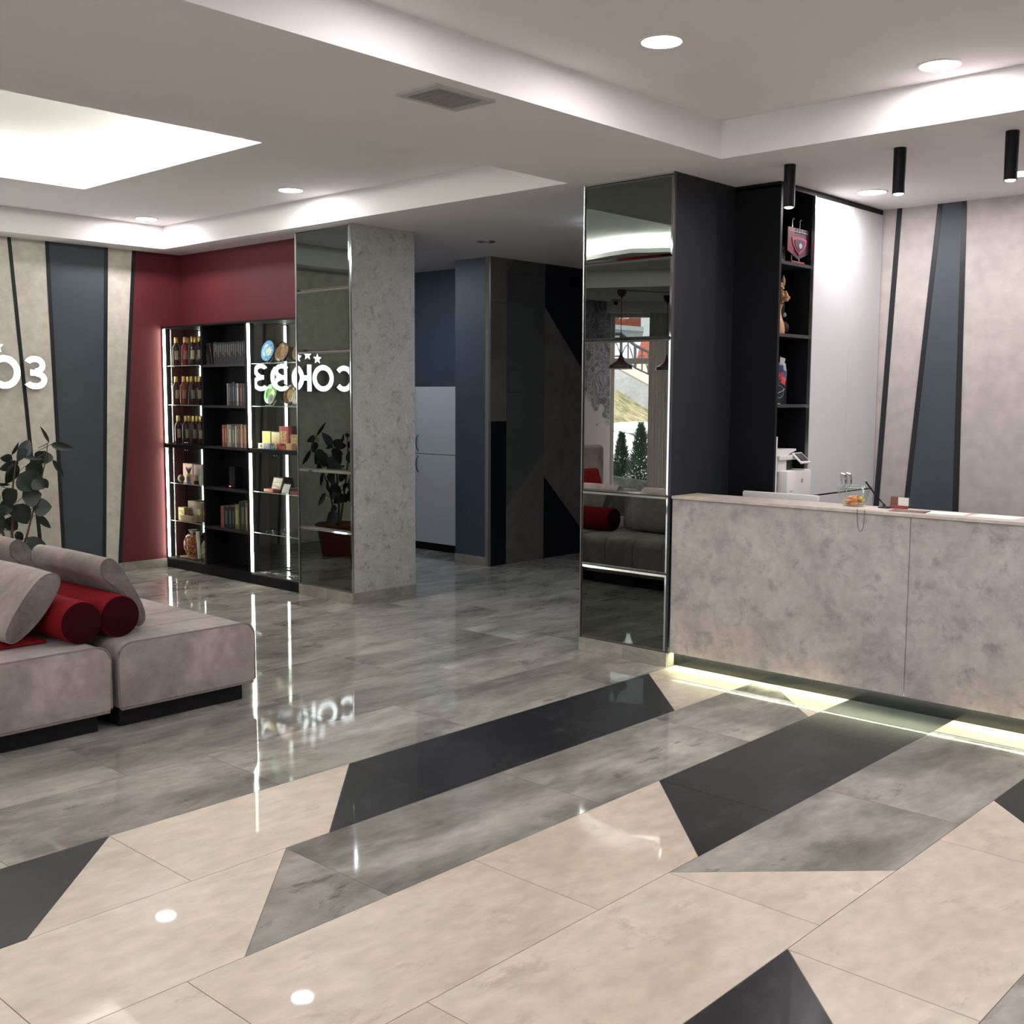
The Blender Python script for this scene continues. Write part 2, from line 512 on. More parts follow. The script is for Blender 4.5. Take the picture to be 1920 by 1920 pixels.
# tiled wall: each slab its own piece
tw = struct('wall_tiled', bx(8.17, 9.66, 7.845, 7.90, 0, 3.5), MT['grout'])
MT['slab_brown'] = cloudy('brown_grey_slab', [(.3, (.105, .095, .078)), (.7, (.15, .135, .112))], nscale=2, rough=.35, objrand=.06)
MT['slab_green'] = cloudy('green_grey_slab', [(.3, (.058, .062, .055)), (.7, (.085, .088, .078))], nscale=2, rough=.35, objrand=.06)
MT['slab_dark'] = plain('black_slab', (.006, .006, .011), .3)
slabs = [
    ([(8.17, 2.675), (8.41, 2.675), (8.41, ZC), (8.17, ZC)], 'slab_brown'),
    ([(8.17, 1.482), (8.41, 1.482), (8.41, 2.671), (8.17, 2.671)], 'slab_brown'),
    ([(8.17, 0), (8.41, 0), (8.41, 1.478), (8.17, 1.478)], 'slab_dark'),
    ([(8.414, 2.99), (8.533, ZC), (8.414, ZC)], 'slab_brown'),
    ([(8.414, 2.984), (9.0, 2.984), (9.0, ZC), (8.537, ZC)], 'slab_green'),
    ([(8.414, 1.777), (9.0, 1.777), (9.0, 2.98), (8.414, 2.98)], 'slab_green'),
    ([(8.414, .605), (9.0, 1.145), (9.0, 1.773), (8.414, 1.773)], 'slab_green'),
    ([(8.414, 0), (9.0, 0), (9.0, 1.14), (8.414, .60)], 'slab_brown'),
    ([(9.004, 2.675), (9.655, 2.015), (9.655, ZC), (9.004, ZC)], 'slab_dark'),
    ([(9.004, 1.488), (9.655, 1.488), (9.655, 2.01), (9.004, 2.67)], 'slab_brown'),
    ([(9.004, .887), (9.655, .262), (9.655, 1.484), (9.004, 1.484)], 'slab_brown'),
    ([(9.004, 0), (9.655, 0), (9.655, .257), (9.004, .882)], 'slab_dark'),
]
for pts, m in slabs:
    obj('slab', prism(pts, 7.828, 7.846, 'y'), MT[m], tw)
obj('corner_profile', bx(8.166, 8.175, 7.824, 7.834, 0, ZC), cm((.16, .16, .165), .4), tw)
# unseen walls behind the camera, with the bay wall that holds the window
W0 = Vector((-1.42, 10.17, 0)); U = Vector((-.573, -.819, 0)).normalized(); NO = Vector((U.y, -U.x, 0))   # outward
def wpt(s, n=0.0):
    p = W0+U*s+NO*n
    return (p.x, p.y)
def wbox(s0, s1, n0, n1, z0, z1):
    return ([wpt(s0, n0), wpt(s1, n0), wpt(s1, n1), wpt(s0, n1)], z0, z1)
def wprisms(*L_):
    bm = bmesh.new()
    for p, a, b in L_: bm_prism(bm, p, a, b)
    return bm
struct('wall_window', wprisms(wbox(-.12, 0.0, 0, .25, 0, 3.5), wbox(0, .62, 0, .25, 2.95, 3.5), wbox(0, .62, 0, .25, 0, .28), wbox(.62, 4.6, 0, .25, 0, 3.5)), MT['lilac'])
e = wpt(4.6)
struct('wall_west', bx((e[0]-.12, e[0], -3.5, -2.2, 0, 3.5), (e[0]-.12, e[0], -2.2, 3.4, 2.75, 3.5), (e[0]-.12, e[0], 3.4, e[1]+.3, 0, 3.5)), MT['lilac'])
struct('wall_south', bx((e[0]-.12, 8.22, -3.62, -3.5, 0, 3.5)), MT['lilac'])
WXX = e[0]-.06
g2 = struct('added_window', bx(*[(WXX-.03, WXX+.03, y-.03, y+.03, 0, 2.75) for y in (-2.17, -.3, 1.5, 3.37)], (WXX-.03, WXX+.03, -2.2, 3.4, 0, .06), (WXX-.03, WXX+.03, -2.2, 3.4, 2.69, 2.75)), MT['grey_plastic'])  # glazing added in the unseen west wall to let daylight in
for a, b in ((-2.14, -.33), (-.27, 1.47), (1.53, 3.34)):
    obj('pane', bx(WXX-.003, WXX+.003, a, b, .06, 2.69), MT['glass'], g2)

# ---- ceilings
R1 = [(5.75, 4.815), (5.75, 9.85), (.72, 9.85), (.44, 9.14), (-.03, 8.12), (-.50, 6.9), (-.9, 4.815)]
R2 = [(5.77, -2.6), (5.77, 3.66), (-1.6, 3.66), (-1.6, -2.6)]
def holed_slab(outer, holes, z0, z1):
    """a slab with holes, filled by triangulation"""
    bm = bmesh.new()
    es = []
    for poly in [outer]+holes:
        vs = [bm.verts.new((x, y, z0)) for x, y in poly]
        for i in range(len(vs)):
            es.append(bm.edges.new((vs[i], vs[(i+1) % len(vs)])))
    bmesh.ops.triangle_fill(bm, edges=es, use_beauty=True)
    ext = bmesh.ops.extrude_face_region(bm, geom=bm.faces[:])
    bmesh.ops.translate(bm, verts=[v for v in ext['geom'] if isinstance(v, bmesh.types.BMVert)], vec=(0, 0, z1-z0))
    return bm
OUT = [(-5.2, -3.7), (12.2, -3.7), (12.2, 10.4), (-1.45, 10.4), (-1.75, 10.1), (-5.2, 5.5)]
ceil = struct('ceiling', holed_slab(OUT, [R1, R2], ZC, ZR), MT['ceiling'])
WELLP = [(4.31, 6.155), (4.33, 8.58), (1.25, 8.58), (1.31, 8.44), (1.46, 8.0), (1.53, 7.64), (1.30, 7.24), (1.02, 6.7), (.9, 6.155)]
def offset_poly(p, dd):
    cx = sum(a for a, b in p)/len(p); cy = sum(b for a, b in p)/len(p)
    return [(a+dd*(1 if a > cx else -1), b+dd*(1 if b > cy else -1)) for a, b in p]
struct('ceiling_upper', holed_slab(OUT, [WELLP], ZR, ZR+.05), MT['ceiling'], ceil).name = 'upper_ceiling'
WO = offset_poly(WELLP, .16)
bm = bmesh.new()
bm_prism(bm, WO, ZR+.20, ZR+.24)
struct('well_ceiling', bm, MT['ceiling'], ceil)
def ring_wall(p, z0, z1, inner=True):
    bm = bmesh.new()
    n = len(p)
    q = offset_poly(p, .02)
    for i in range(n):
        j = (i+1) % n
        bm_prism(bm, [p[i], p[j], q[j], q[i]], z0, z1)
    return bm
struct('well_side', ring_wall(WO, ZR+.02, ZR+.24), MT['ceiling'], ceil)
well = thing('cove_light', 'large glowing rectangular light well set in the lounge ceiling', 'ceiling light', (2.8, 7.4, ZR+.06))
obj('led_band', ring_wall(offset_poly(WELLP, .13), ZR+.06, ZR+.12), MT['wellled'], well)

# ---- skirting tiles
def skirt(name, segs, parent=None):
    b = struct(name, bx(*[s for s in segs]), MT['grout']) if parent is None else parent
    return b
def skirting(name, axis, fixed, a, b, step, th=.012, h=.09, start=None):
    """a row of skirting tiles; axis 'x' runs along X at y=fixed (front at fixed-th), 'y' along Y at x=fixed"""
    base = struct(name, bx(a, b, fixed-th*.4, fixed, 0, h-.003) if axis == 'x' else bx(fixed-th*.4, fixed, a, b, 0, h-.003), MT['grout'])
    t = a if start is None else start
    while t < b:
        u, v = max(t, a), min(t+step, b)
        if v-u > .02:
            q = (u+.001, v-.001, fixed-th, fixed-th*.3, 0, h) if axis == 'x' else (fixed-th, fixed-th*.3, u+.001, v-.001, 0, h)
            obj('skirting_tile', bx(*q, bev=.0012, seg=1), MT['base_tile'], base)
        t += step
    return base
skirting('baseboard_left', 'x', WY, 1.2, 5.885, .6)
skirting('baseboard_corridor', 'y', 8.18, 7.872, 8.34, .6)

# ---- pillars with mirror panels
ZJ = [.09, .597, 1.10, 2.10, 2.607, ZC-.012]
def pillar(y0, y1, x0, x1, side_mat, label_, clear=None, tilt=None):
    p = struct('pillar', bx(x0+.012, x1, y0+.002, y1-.002, 0, ZC), side_mat)
    for i in range(5):
        z0, z1 = ZJ[i]+.003, ZJ[i+1]-.003
        m = MT['mirror_clear'] if clear == i else MT['mirror_dark']
        a, b = y0+.008, y1-.008
        # glass pane with a ground bevel all round
        bw = .014
        bm = bmesh.new()
        O = [bm.verts.new((x0+.006, y, z)) for y, z in ((a, z0), (b, z0), (b, z1), (a, z1))]
        I = [bm.verts.new((x0, y, z)) for y, z in ((a+bw, z0+bw), (b-bw, z0+bw), (b-bw, z1-bw), (a+bw, z1-bw))]
        K = [bm.verts.new((x0+.012, y, z)) for y, z in ((a, z0), (b, z0), (b, z1), (a, z1))]
        bm.faces.new(I)
        side = []
        for k in range(4):
            l = (k+1) % 4
            side.append(bm.faces.new((O[k], O[l], I[l], I[k])))
            bm.faces.new((K[k], K[l], O[l], O[k]))
        for fc in side: fc.material_index = 1
        bm.faces.new(K[::-1])
        if tilt and i == tilt[0]:
            c = (y0+y1)/2
            for v in bm.verts:
                v.co.x += (v.co.y-c)*tilt[1]
        me = mesh(bm, 'mirror_panel', [m, MT['bevel']])
        # keep the bevel slots after normals were recalculated
        obj('mirror_panel', me, None, p)
    obj('corner_trim', bx(x0-.003, x0+.014, y0-.003, y0+.006, .09, ZC), MT['chrome'] if side_mat is MT['speckle'] else cm((.05, .05, .055), .35), p)
    obj('corner_trim', bx(x0-.003, x0+.014, y1-.006, y1+.003, .09, ZC), MT['steel'], p)
    obj('top_trim', bx(x0-.002, x0+.014, y0, y1, ZC-.012, ZC), MT['chrome'], p)
    # skirting tiles
    m_ = MT['base_tile']
    ys = [y0-.012, (y0+y1)/2-.02, y1]
    for a, b in zip(ys, ys[1:]):
        obj('skirting_tile', bx(x0-.012, x0+.012, a+.001, b-.001, 0, .09, bev=.001, seg=1), m_, p)
    for a, b in ((x0+.001, x0+.45), (x0+.452, x1)):
        if side_mat is MT['speckle']:
            obj('skirting_tile', bx(a, b, y0-.012, y0+.002, 0, .09, bev=.001, seg=1), m_, p)
    if side_mat is not MT['speckle']:
        obj('skirting_tile', bx(x0+.001, x0+.075, y0-.012, y0+.002, 0, .09, bev=.001, seg=1), m_, p)
    return p
pillar(7.20, 7.93, 5.868, 6.575, MT['speckle'], 'left')
pillar(4.06, 4.777, 5.880, 6.585, MT['side_dark'], 'right', clear=2, tilt=(1, -.011))

# ================================================================ CEILING FITTINGS
def downlight(x, y, z, label, lit=True, rad=.088):
    t = thing('downlight', label, 'ceiling light', (x, y, z), group='recessed downlights')
    obj('trim_ring', lathe([(rad, -.001), (rad+.004, -.006), (rad+.016, -.003), (rad+.018, 0)], 28, cap=False), MT['white_plastic'], t, local=True, smooth=True)
    if lit:
        obj('diffuser', lathe([(0.0001, -.003), (rad, -.003)], 28, cap=False), MT['lampdisc'], t, local=True)
    return t
downlight(5.42, 7.37, ZR, 'round downlight above the speckled pillar with its scallop of light')
downlight(5.41, 9.55, ZR, 'small round downlight nearest the red corner')
downlight(4.32, 3.07, ZR, 'round downlight alone in the middle of the reception ceiling')
downlight(5.51, 2.28, ZR, 'round downlight close to the bright step of the reception ceiling')
downlight(7.34, 3.46, ZC, 'round downlight over the grey cupboard doors')
downlight(7.34, 2.50, ZC, 'round downlight half hidden by the third hanging tube lamp')
for x, y in ((3.1, 3.07), (1.0, 3.07), (5.51, .3), (3.3, .3), (1.0, .3), (5.51, -1.6), (2.2, -1.6), (-.8, 1.5)):  # extra downlights out of view, added to light the reception
    downlight(x, y, ZR, 'added round downlight, unseen further back in the reception ceiling')
for x, y in ((7.34, 1.3), (7.34, -.6)):  # more unseen downlights, added for light on the desk side
    downlight(x, y, ZC, 'added round downlight, unseen further along above the reception desk')
for x, y in ((.2, 9.3), (-.3, 6.2)):  # invented lounge downlights, out of view, for extra light
    downlight(x, y, ZR, 'added round downlight, unseen near the edge of the lounge ceiling')
t = thing('downlight', 'unlit chrome downlight in the dim corridor ceiling', 'ceiling light', (7.384, 7.136, ZC))
obj('trim_ring', lathe([(.05, .004), (.058, -.006), (.085, -.004), (.088, 0)], 28, cap=False), MT['chrome'], t, local=True, smooth=True)
obj('reflector', lathe([(.001, -.001), (.052, -.002)], 24, cap=False), MT['chrome'], t, local=True)
# unseen corridor lamps: the first inferred from a floor streak, the second added for light
for i, (x, y) in enumerate(((7.2, 5.45), (7.25, 9.0))):
    t = thing('linear_lamp', ('slim linear ceiling lamp in the corridor behind the dark mirrored pillar', 'added slim linear ceiling lamp, unseen in the corridor behind the speckled pillar')[i], 'ceiling light', (x, y, ZC))
    obj('housing', bx(-.05, .05, -.33, .33, -.03, 0), MT['white_plastic'], t, local=True)
    obj('diffuser', bx(-.04, .04, -.32, .32, -.036, -.0305), emit('corridor_tube', (.80, .89, 1.0), 34), t, local=True)
# air vent
v = thing('air_vent', 'white slatted air vent in the ceiling between the two recesses', 'vent', (3.75, 3.88, ZC))
obj('frame', bx((3.556, 3.942, 3.75, 3.775, ZC-.012, ZC), (3.556, 3.942, 3.992, 4.017, ZC-.012, ZC), (3.556, 3.60, 3.775, 3.992, ZC-.012, ZC), (3.90, 3.942, 3.775, 3.992, ZC-.012, ZC)), cm((.50, .48, .46)), v)
obj('backing', bx(3.60, 3.90, 3.775, 3.992, ZC-.002, ZC-.0005), cm((.12, .115, .11)), v)
for i in range(15):
    x = 3.61+i*.0195
    obj('slat', prism([(x, ZC-.011), (x+.004, ZC-.011), (x+.013, ZC-.002), (x+.009, ZC-.002)], 3.777, 3.99, 'y'), MT['white_plastic'], v)
# hanging tube lamps; the last pair along the desk is added, out of view
for i, (y, lb) in enumerate(((3.438, 'black tube ceiling lamp nearest the dark mirrored pillar'), (2.757, 'black tube ceiling lamp, middle one above the desk'), (2.152, 'black tube ceiling lamp beside the half hidden downlight'), (1.5, 'added black tube ceiling lamp, unseen further along the desk'), (.85, 'added black tube ceiling lamp, unseen at the far end of the desk'))):
    t = thing('tube_lamp', lb, 'ceiling light', (6.178, y, 2.87), group='tube lamps over the desk')
    obj('housing', lathe([(.030, 0), (.034, 0), (.034, .25)], 24, cap=True), MT['black'], t, local=True, smooth=True)
    obj('bulb', lathe([(.0005, -.008), (.018, -.006), (.029, .001), (.029, .004)], 20, cap=False), MT['lampwarm'], t, local=True, smooth=True)

# ================================================================ RECEPTION
FX = 5.90
desk = thing('reception_desk', 'long reception desk with mottled grey concrete front', 'desk', (6.05, 1.0, 0))
for a, b in ((2.492, 4.045), (.95, 2.489), (-.6, .947), (-2.2, -.603)):
    obj('front_panel', bx(FX, FX+.02, a, b, .093, 1.088, bev=.001, seg=1), MT['counter'], desk)
for a, b in ((2.47, 4.045), (.9, 2.4685), (-2.2, .8985)):
    obj('worktop', bx(FX-.012, 6.185, a, b, 1.090, 1.108, bev=.0012, seg=1), MT['counter_top'], desk)
obj('plinth', bx(5.957, 6.1, -2.2, 4.046, 0, .093), MT['black_gloss'], desk)
obj('carcass', bx((FX+.04, 6.16, -2.2, 4.045, .10, 1.089)), MT['black'], desk)
obj('lower_desktop', bx((6.16, 6.75, -2.2, 3.68, .72, .745)), MT['counter_top'], desk)
obj('led_strip', bx((5.9225, 5.938, -2.2, 4.035, .0938, .0995)), MT['counterled'], desk)

cab = thing('tall_cabinet', 'tall grey cabinet with an open black niche at the back of the desk', 'cabinet', (7.33, 4.0, 0))
CY, CB = 3.72, 4.30
obj('side_panel', bx(6.585, 6.612, CY, CB, 0, 3.10), MT['black'], cab)
obj('body', bx((7.045, 8.095, CY+.02, CB, 0, 3.10)), MT['black'], cab)
obj('niche_back', bx((6.612, 7.045, CB-.02, CB, 0, 3.10)), MT['black'], cab)
obj('top_panel', bx((6.585, 8.095, CY+.005, CB-.02, 3.085, ZC-.001)), MT['black'], cab)
obj('edge_strip', bx(7.040, 7.048, CY-.002, CY+.02, .0, 3.085), MT['steel'], cab)
for z in (2.625, 2.155, 1.688, .90):
    obj('shelf', bx(6.612, 7.043, CY+.02, CB-.02, z-.022, z), cm((.028, .028, .034), .35), cab)
for a, b in ((7.050, 7.603), (7.607, 8.09)):
    dr = obj('door', bx(a, b, CY, CY+.018, 1.058, 3.082, bev=.0012, seg=1), MT['cabinet_grey'], cab)
    hx = 7.570 if a < 7.2 else 7.655
    obj('handle', tube([(hx-.03, CY-.002, 1.075), (hx-.012, CY-.022, 1.085), (hx+.006, CY-.03, 1.115), (hx+.002, CY-.03, 1.15), (hx-.012, CY-.026, 1.182), (hx-.018, CY-.004, 1.19)], [.004, .005, .006, .008, .010, .007], 8), MT['chrome'], dr, smooth=True)
    obj('door', bx(a, b, CY, CY+.018, .06, 1.046, bev=.0012, seg=1), MT['cabinet_grey'], cab)

# --- niche contents
NX, NY = 6.894, 3.76
p = thing('pennant_stand', 'red and dark pointed pennant on a small twin-hook stand, top niche shelf', 'pennant', (NX, NY, 2.625))
def nprism(name, pts, y0, y1, rgb):
    obj(name, prism([(NX+(a-6.962)*2.05, 2.75+(b-2.775)*.84) for a, b in pts], NY+y0, NY+y1, 'y'), cm(rgb), p)
nprism('pennant', [(6.89, 2.90), (7.035, 2.90), (7.035, 2.715), (6.963, 2.66), (6.89, 2.715)], -.002, .002, (.05, .012, .03))
nprism('red_field', [(6.891, 2.899), (6.935, 2.899), (6.930, 2.688), (6.891, 2.716)], -.005, -.002, (.15, .012, .022))
for i in range(5):
    x = 6.945+i*.018
    nprism('stripe', [(x, 2.862), (x+.004, 2.862), (x+.004, 2.899), (x, 2.899)], -.0045, -.002, (.12, .12, .16))
nprism('top_line', [(6.905, 2.868), (7.02, 2.868), (7.02, 2.873), (6.905, 2.873)], -.007, -.0045, (.28, .25, .26))
sh = [(6.915, 2.82), (6.94, 2.83), (6.965, 2.832), (6.99, 2.83), (7.013, 2.82), (7.008, 2.775), (6.99, 2.73), (6.965, 2.695), (6.94, 2.73), (6.921, 2.775)]
nprism('crest', sh, -.009, -.006, (.34, .03, .06))
nprism('crest_field', [(6.965+(a-6.965)*.72, 2.765+(b-2.765)*.72) for a, b in sh], -.012, -.009, (.035, .02, .045))
nprism('crest_emblem', [(6.968+.011*math.cos(a*PI/6), 2.765+.022*math.sin(a*PI/6)) for a in range(12)], -.014, -.012, (.32, .32, .34))
for x in (6.83, 6.93):
    obj('hook', tube([(x, NY+.01, 2.635), (x, NY+.01, 2.905), (x+.004, NY+.008, 2.918), (x+.012, NY+.004, 2.912)], .003, 6), MT['chrome'], p, smooth=True)
obj('foot', bx(NX-.09, NX+.08, NY-.01, NY+.05, 2.626, 2.638, bev=.003), cm((.25, .01, .02)), p)
p = thing('picture_frame', 'small framed brown landscape photo beside the pennant', 'picture', (6.71, 3.80, 2.625))
obj('frame', bx((6.625, 6.80, 3.80, 3.815, 2.626, 2.638), (6.625, 6.80, 3.80, 3.815, 2.728, 2.74), (6.625, 6.64, 3.80, 3.815, 2.638, 2.728), (6.785, 6.80, 3.80, 3.815, 2.638, 2.728)), cm((.12, .09, .06)), p)
obj('photo', bx(6.64, 6.785, 3.803, 3.811, 2.638, 2.728), cm((.32, .29, .21)), p)
obj('photo_hills', prism([(6.65, 2.65), (6.78, 2.648), (6.78, 2.71), (6.765, 2.715), (6.74, 2.69), (6.71, 2.70), (6.69, 2.675), (6.66, 2.67)], 3.801, 3.803, 'y'), cm((.09, .08, .06)), p)
# vase with dried flowers
p = thing('vase', 'waisted peach ceramic vase of dried orange flowers on the second niche shelf', 'vase', (6.70, 3.79, 2.1555))
prof = [(.050, 0), (.052, .02), (.047, .06), (.033, .10), (.024, .135), (.026, .16), (.036, .185), (.040, .19), (.036, .188)]
obj('body', lathe(prof, 24), cm((.50, .27, .15), .3), p, local=True, smooth=True)
fl = bmesh.new(); random.seed(3)
st = bmesh.new()
for i in range(14):
    a, h, rr = random.uniform(0, 6.28), random.uniform(.03, .14), random.uniform(.0, .05)
    q = (rr*math.cos(a)+.03, rr*math.sin(a)-.01, .19+h)
    bm_tube(st, [(0, 0, .18), (q[0]*.5, q[1]*.5, .19+h*.5), q], .0015, 5)
    for k in range(3):
        s_ = random.uniform(.008, .016)
        bmesh.ops.create_icosphere(fl, subdivisions=1, radius=s_, matrix=Matrix.Translation((q[0]+random.uniform(-.012, .012), q[1]+random.uniform(-.01, .01), q[2]-.012*k)))
bm_lathe(fl, [(.0005, 0), (.012, .02), (.014, .05), (.001, .085)], 10, (.05, -.01, .30))
obj('stems', st, cm((.12, .07, .03)), p, local=True)
obj('dried_flowers', fl, cm((.42, .24, .11), .8), p, local=True, smooth=True)
# dark plush toy
p = thing('plush_toy', 'dark furry plush animal with a pale ear and paw slumped behind the vase', 'toy', (6.86, 3.93, 2.1555))
bm = bmesh.new()
for c, s_ in (((0, 0, .12), (.085, .07, .118)), ((0, -.01, .28), (.055, .05, .06)), ((.07, -.03, .19), (.03, .03, .09)), ((.05, -.05, .05), (.04, .06, .046)), ((-.05, -.05, .05), (.04, .06, .046))):
    bmesh.ops.create_icosphere(bm, subdivisions=3, radius=1, matrix=Matrix.Translation(c) @ Matrix.Diagonal((*s_, 1)))
for v_ in bm.verts:
    v_.co += Vector((random.uniform(-1, 1), random.uniform(-1, 1), random.uniform(-1, 1)))*.003
obj('body', bm, cm((.022, .024, .022), .95), p, local=True, smooth=True)
bm = bmesh.new(); bmesh.ops.create_icosphere(bm, subdivisions=2, radius=1, matrix=Matrix.Translation((-.02, -.055, .275)) @ Matrix.Diagonal((.028, .016, .04, 1)))
obj('ear', bm, cm((.30, .31, .24), .95), p, local=True, smooth=True)
bm = bmesh.new(); bmesh.ops.create_icosphere(bm, subdivisions=2, radius=1, matrix=Matrix.Translation((.095, -.05, .14)) @ Matrix.Diagonal((.016, .014, .018, 1)))
obj('paw', bm, cm((.45, .45, .4), .95), p, local=True, smooth=True)
# flags
def flag_mesh(w_, h_, bands, z0, x0, y0, droop=.3):
    bm = bmesh.new()
    n, m = 8, 9
    g = [[None]*(n+1) for _ in range(m+1)]
    for j in range(m+1):
        for i in range(n+1):
            u_, v__ = i/n, j/m
            g[j][i] = bm.verts.new((x0+u_*w_*(1-.35*v__)+.004*math.sin(v__*9+u_*4), y0+.012*math.sin(u_*9+v__*3), z0-v__*h_-u_*u_*h_*droop))
    for j in range(m):
        for i in range(n):
            fc = bm.faces.new((g[j][i], g[j][i+1], g[j+1][i+1], g[j+1][i])); fc.material_index = min(int(j*bands/m), bands-1)
    return bm
p = thing('table_flag', 'small white blue and red flag on a chrome stand, third niche shelf', 'flag', (6.685, 3.77, 1.6885))
obj('base', lathe([(.028, 0), (.028, .006), (.008, .012)], 16), MT['chrome'], p, local=True, smooth=True)
obj('pole', tube([(0, 0, .01), (.035, 0, .325)], .0025, 6), MT['chrome'], p, local=True)
me = mesh(flag_mesh(.09, .155, 3, .315, .034, 0), 'flag_cloth', [cm((.40, .39, .40)), cm((.03, .03, .14)), cm((.48, .035, .03))], True)
obj('flag_cloth', me, None, p, local=True)
p = thing('table_flag', 'small grey and orange flag hanging left of the white blue red one', 'flag', (6.66, 3.83, 1.6885))
obj('base', lathe([(.022, 0), (.022, .006), (.006, .012)], 16), MT['chrome'], p, local=True, smooth=True)
obj('pole', tube([(0, 0, .01), (.014, 0, .35)], .0025, 6), MT['black'], p, local=True)
me = mesh(flag_mesh(.07, .17, 2, .31, -.012, 0, .1), 'flag_cloth', [cm((.15, .15, .16)), cm((.6, .08, .02))], True)
obj('flag_cloth', me, None, p, local=True)
p = thing('planet_box', 'dark blue box printed with a ringed planet, third niche shelf', 'box', (6.84, 3.86, 1.6885))
obj('carton', bx(6.745, 6.965, 3.85, 3.89, 1.6885, 1.862, bev=.002, seg=1), cm((.014, .021, .036), .4), p)
cx, cz = 6.858, 1.772
obj('planet_outline', tube([(cx+.060*math.cos(a_*PI/12), 3.848, cz+.042*math.sin(a_*PI/12)) for a_ in range(24)], .0014, 5, True), cm((.45, .45, .46)), p)
obj('planet_ring', tube([(cx-.07, 3.847, cz-.008), (cx-.058, 3.847, cz-.014), (cx-.012, 3.846, cz-.008), (cx+.04, 3.846, cz+.006), (cx+.07, 3.847, cz+.018), (cx+.062, 3.848, cz+.024)], .0022, 5), cm((.7, .68, .4)), p)
single('poster_frame', bx((6.62, 6.925, 3.95, 3.96, 1.6885, 2.035)), cm((.02, .02, .025), .25), 'dark picture panel standing behind the flags', 'picture')
single('frame_edge', bx((6.62, 6.925, 3.944, 3.9495, 2.029, 2.035), (6.919, 6.925, 3.944, 3.9495, 1.87, 2.029)), cm((.22, .22, .23), .3), 'pale edging along the dark panel behind the flags', 'frame')
# printer
pr = thing('printer', 'white office printer with tilted control screen at the foot of the niche', 'printer', (6.9, 3.92, .90))
obj('body', bx(6.74, 7.17, 3.70, 4.1, .90, 1.245, bev=.012), MT['white_plastic'], pr, smooth=True)
obj('neck', bx(6.70, 6.86, 3.76, 4.1, 1.235, 1.335, bev=.006), MT['white_plastic'], pr)
obj('output_bay', bx(6.84, 6.99, 3.775, 4.08, 1.24, 1.31), MT['screen'], pr)
obj('neck', bx(6.96, 7.02, 3.80, 4.1, 1.235, 1.335, bev=.004), MT['white_plastic'], pr)
obj('scanner_bed', bx(6.70, 7.11, 3.74, 4.1, 1.315, 1.345, bev=.005), MT['white_plastic'], pr)
obj('scanner_lid', prism([(6.70, 1.345), (6.92, 1.345), (7.07, 1.372), (7.07, 1.385), (6.70, 1.385)], 3.78, 4.1, 'y', bev=.003), MT['white_plastic'], pr)
me = mesh(bx(-.065, .065, -.006, .006, -.05, .05, bev=.004), 'control_screen', MT['white_plastic'])
cp_ = o = obj('control_panel', me, None, pr, local=True); o.location = (-.0, -.23, .425); o.rotation_euler = (math.radians(-48), 0, 0)
sc_ = obj('screen', bx(-.052, .052, -.0075, -.0055, -.034, .04), MT['screen'], o, local=True)
obj('drawer_line', bx(6.742, 7.168, 3.6985, 3.701, 1.062, 1.066), MT['grey_plastic'], pr)
obj('paper_drawer', bx(6.75, 7.16, 3.696, 3.70, .92, 1.058, bev=.002, seg=1), MT['white_plastic'], pr)
obj('drawer_pull', bx(6.94, 7.03, 3.694, 3.697, 1.045, 1.056), MT['grey_plastic'], pr)
bm = bmesh.new(); bm_lathe(bm, [(.0005, 0), (.014, .0), (.014, .002)], 16)
bm.transform(Matrix.Translation((6.995, 3.6985, 1.175)) @ Matrix.Rotation(PI/2, 4, 'X'))
obj('round_emblem', bm, MT['grey_plastic'], pr)
obj('model_marking', bx(6.79, 6.84, 3.6982, 3.6995, 1.105, 1.112), MT['grey_plastic'], pr)
for o in kids(pr):
    if o is not cp_:
        for v_ in o.data.vertices:
            v_.co.x = v_.co.x*.78-.074
            v_.co.y -= .02
single('white_panel', bx(6.614, 6.640, 3.725, 3.74, .905, 1.475, bev=.002, seg=1), MT['white_plastic'], 'narrow white panel standing upright left of the printer', 'panel')
m_ = thing('monitor', 'back of a white computer monitor just above the desk edge', 'monitor', (6.42, 3.55, .745))
obj('screen_back', bx(6.36, 6.39, 3.28, 3.815, .80, 1.128, bev=.008), MT['white_plastic'], m_, smooth=True)
obj('display', bx(6.389, 6.392, 3.295, 3.80, .82, 1.115), MT['screen'], m_)
obj('stand', bx((6.40, 6.43, 3.52, 3.57, .75, .95), (6.33, 6.5, 3.45, 3.64, .746, .757)), MT['grey_plastic'], m_)

# --- on the desk
ZT = 1.108
bowl = thing('glass_bowl', 'clear glass bowl of wrapped sweets on the desk', 'bowl', (6.075, 2.91, ZT))
obj('bowl_wall', lathe([(.0005, .004), (.05, .006), (.062, .02), (.078, .06), (.092, .115), (.095, .116), (.082, .058), (.066, .015), (.052, .0), (.0005, 0)], 32, cap=False), MT['glass'], bowl, local=True, smooth=True)
obj('rim', tube([(.0935*math.cos(a_*PI/16), .0935*math.sin(a_*PI/16), .1155) for a_ in range(32)], .0018, 6, True), MT['glass_edge'], bowl, local=True, smooth=True)
cols = [('orange', (.85, .32, .06)), ('yellow', (.85, .62, .12)), ('red', (.62, .06, .05)), ('green', (.35, .55, .18)), ('pink', (.8, .35, .3))]
random.seed(11)
cb = bmesh.new()
bmesh.ops.create_icosphere(cb, subdivisions=2, radius=1, matrix=Matrix.Diagonal((.016, .010, .009, 1)))
for s_ in (-1, 1):
    bm_prism(cb, [(s_*.014, -.001), (s_*.026, -.008), (s_*.026, .008), (s_*.014, .001)], -.001, .001)
cme = mesh(cb, 'sweet', cm((1, 1, 1)), True)
cmes = []
for n_, c_ in cols:
    q = cme.copy(); q.materials.clear(); q.materials.append(cm(c_, .3)); cmes.append((n_, q))
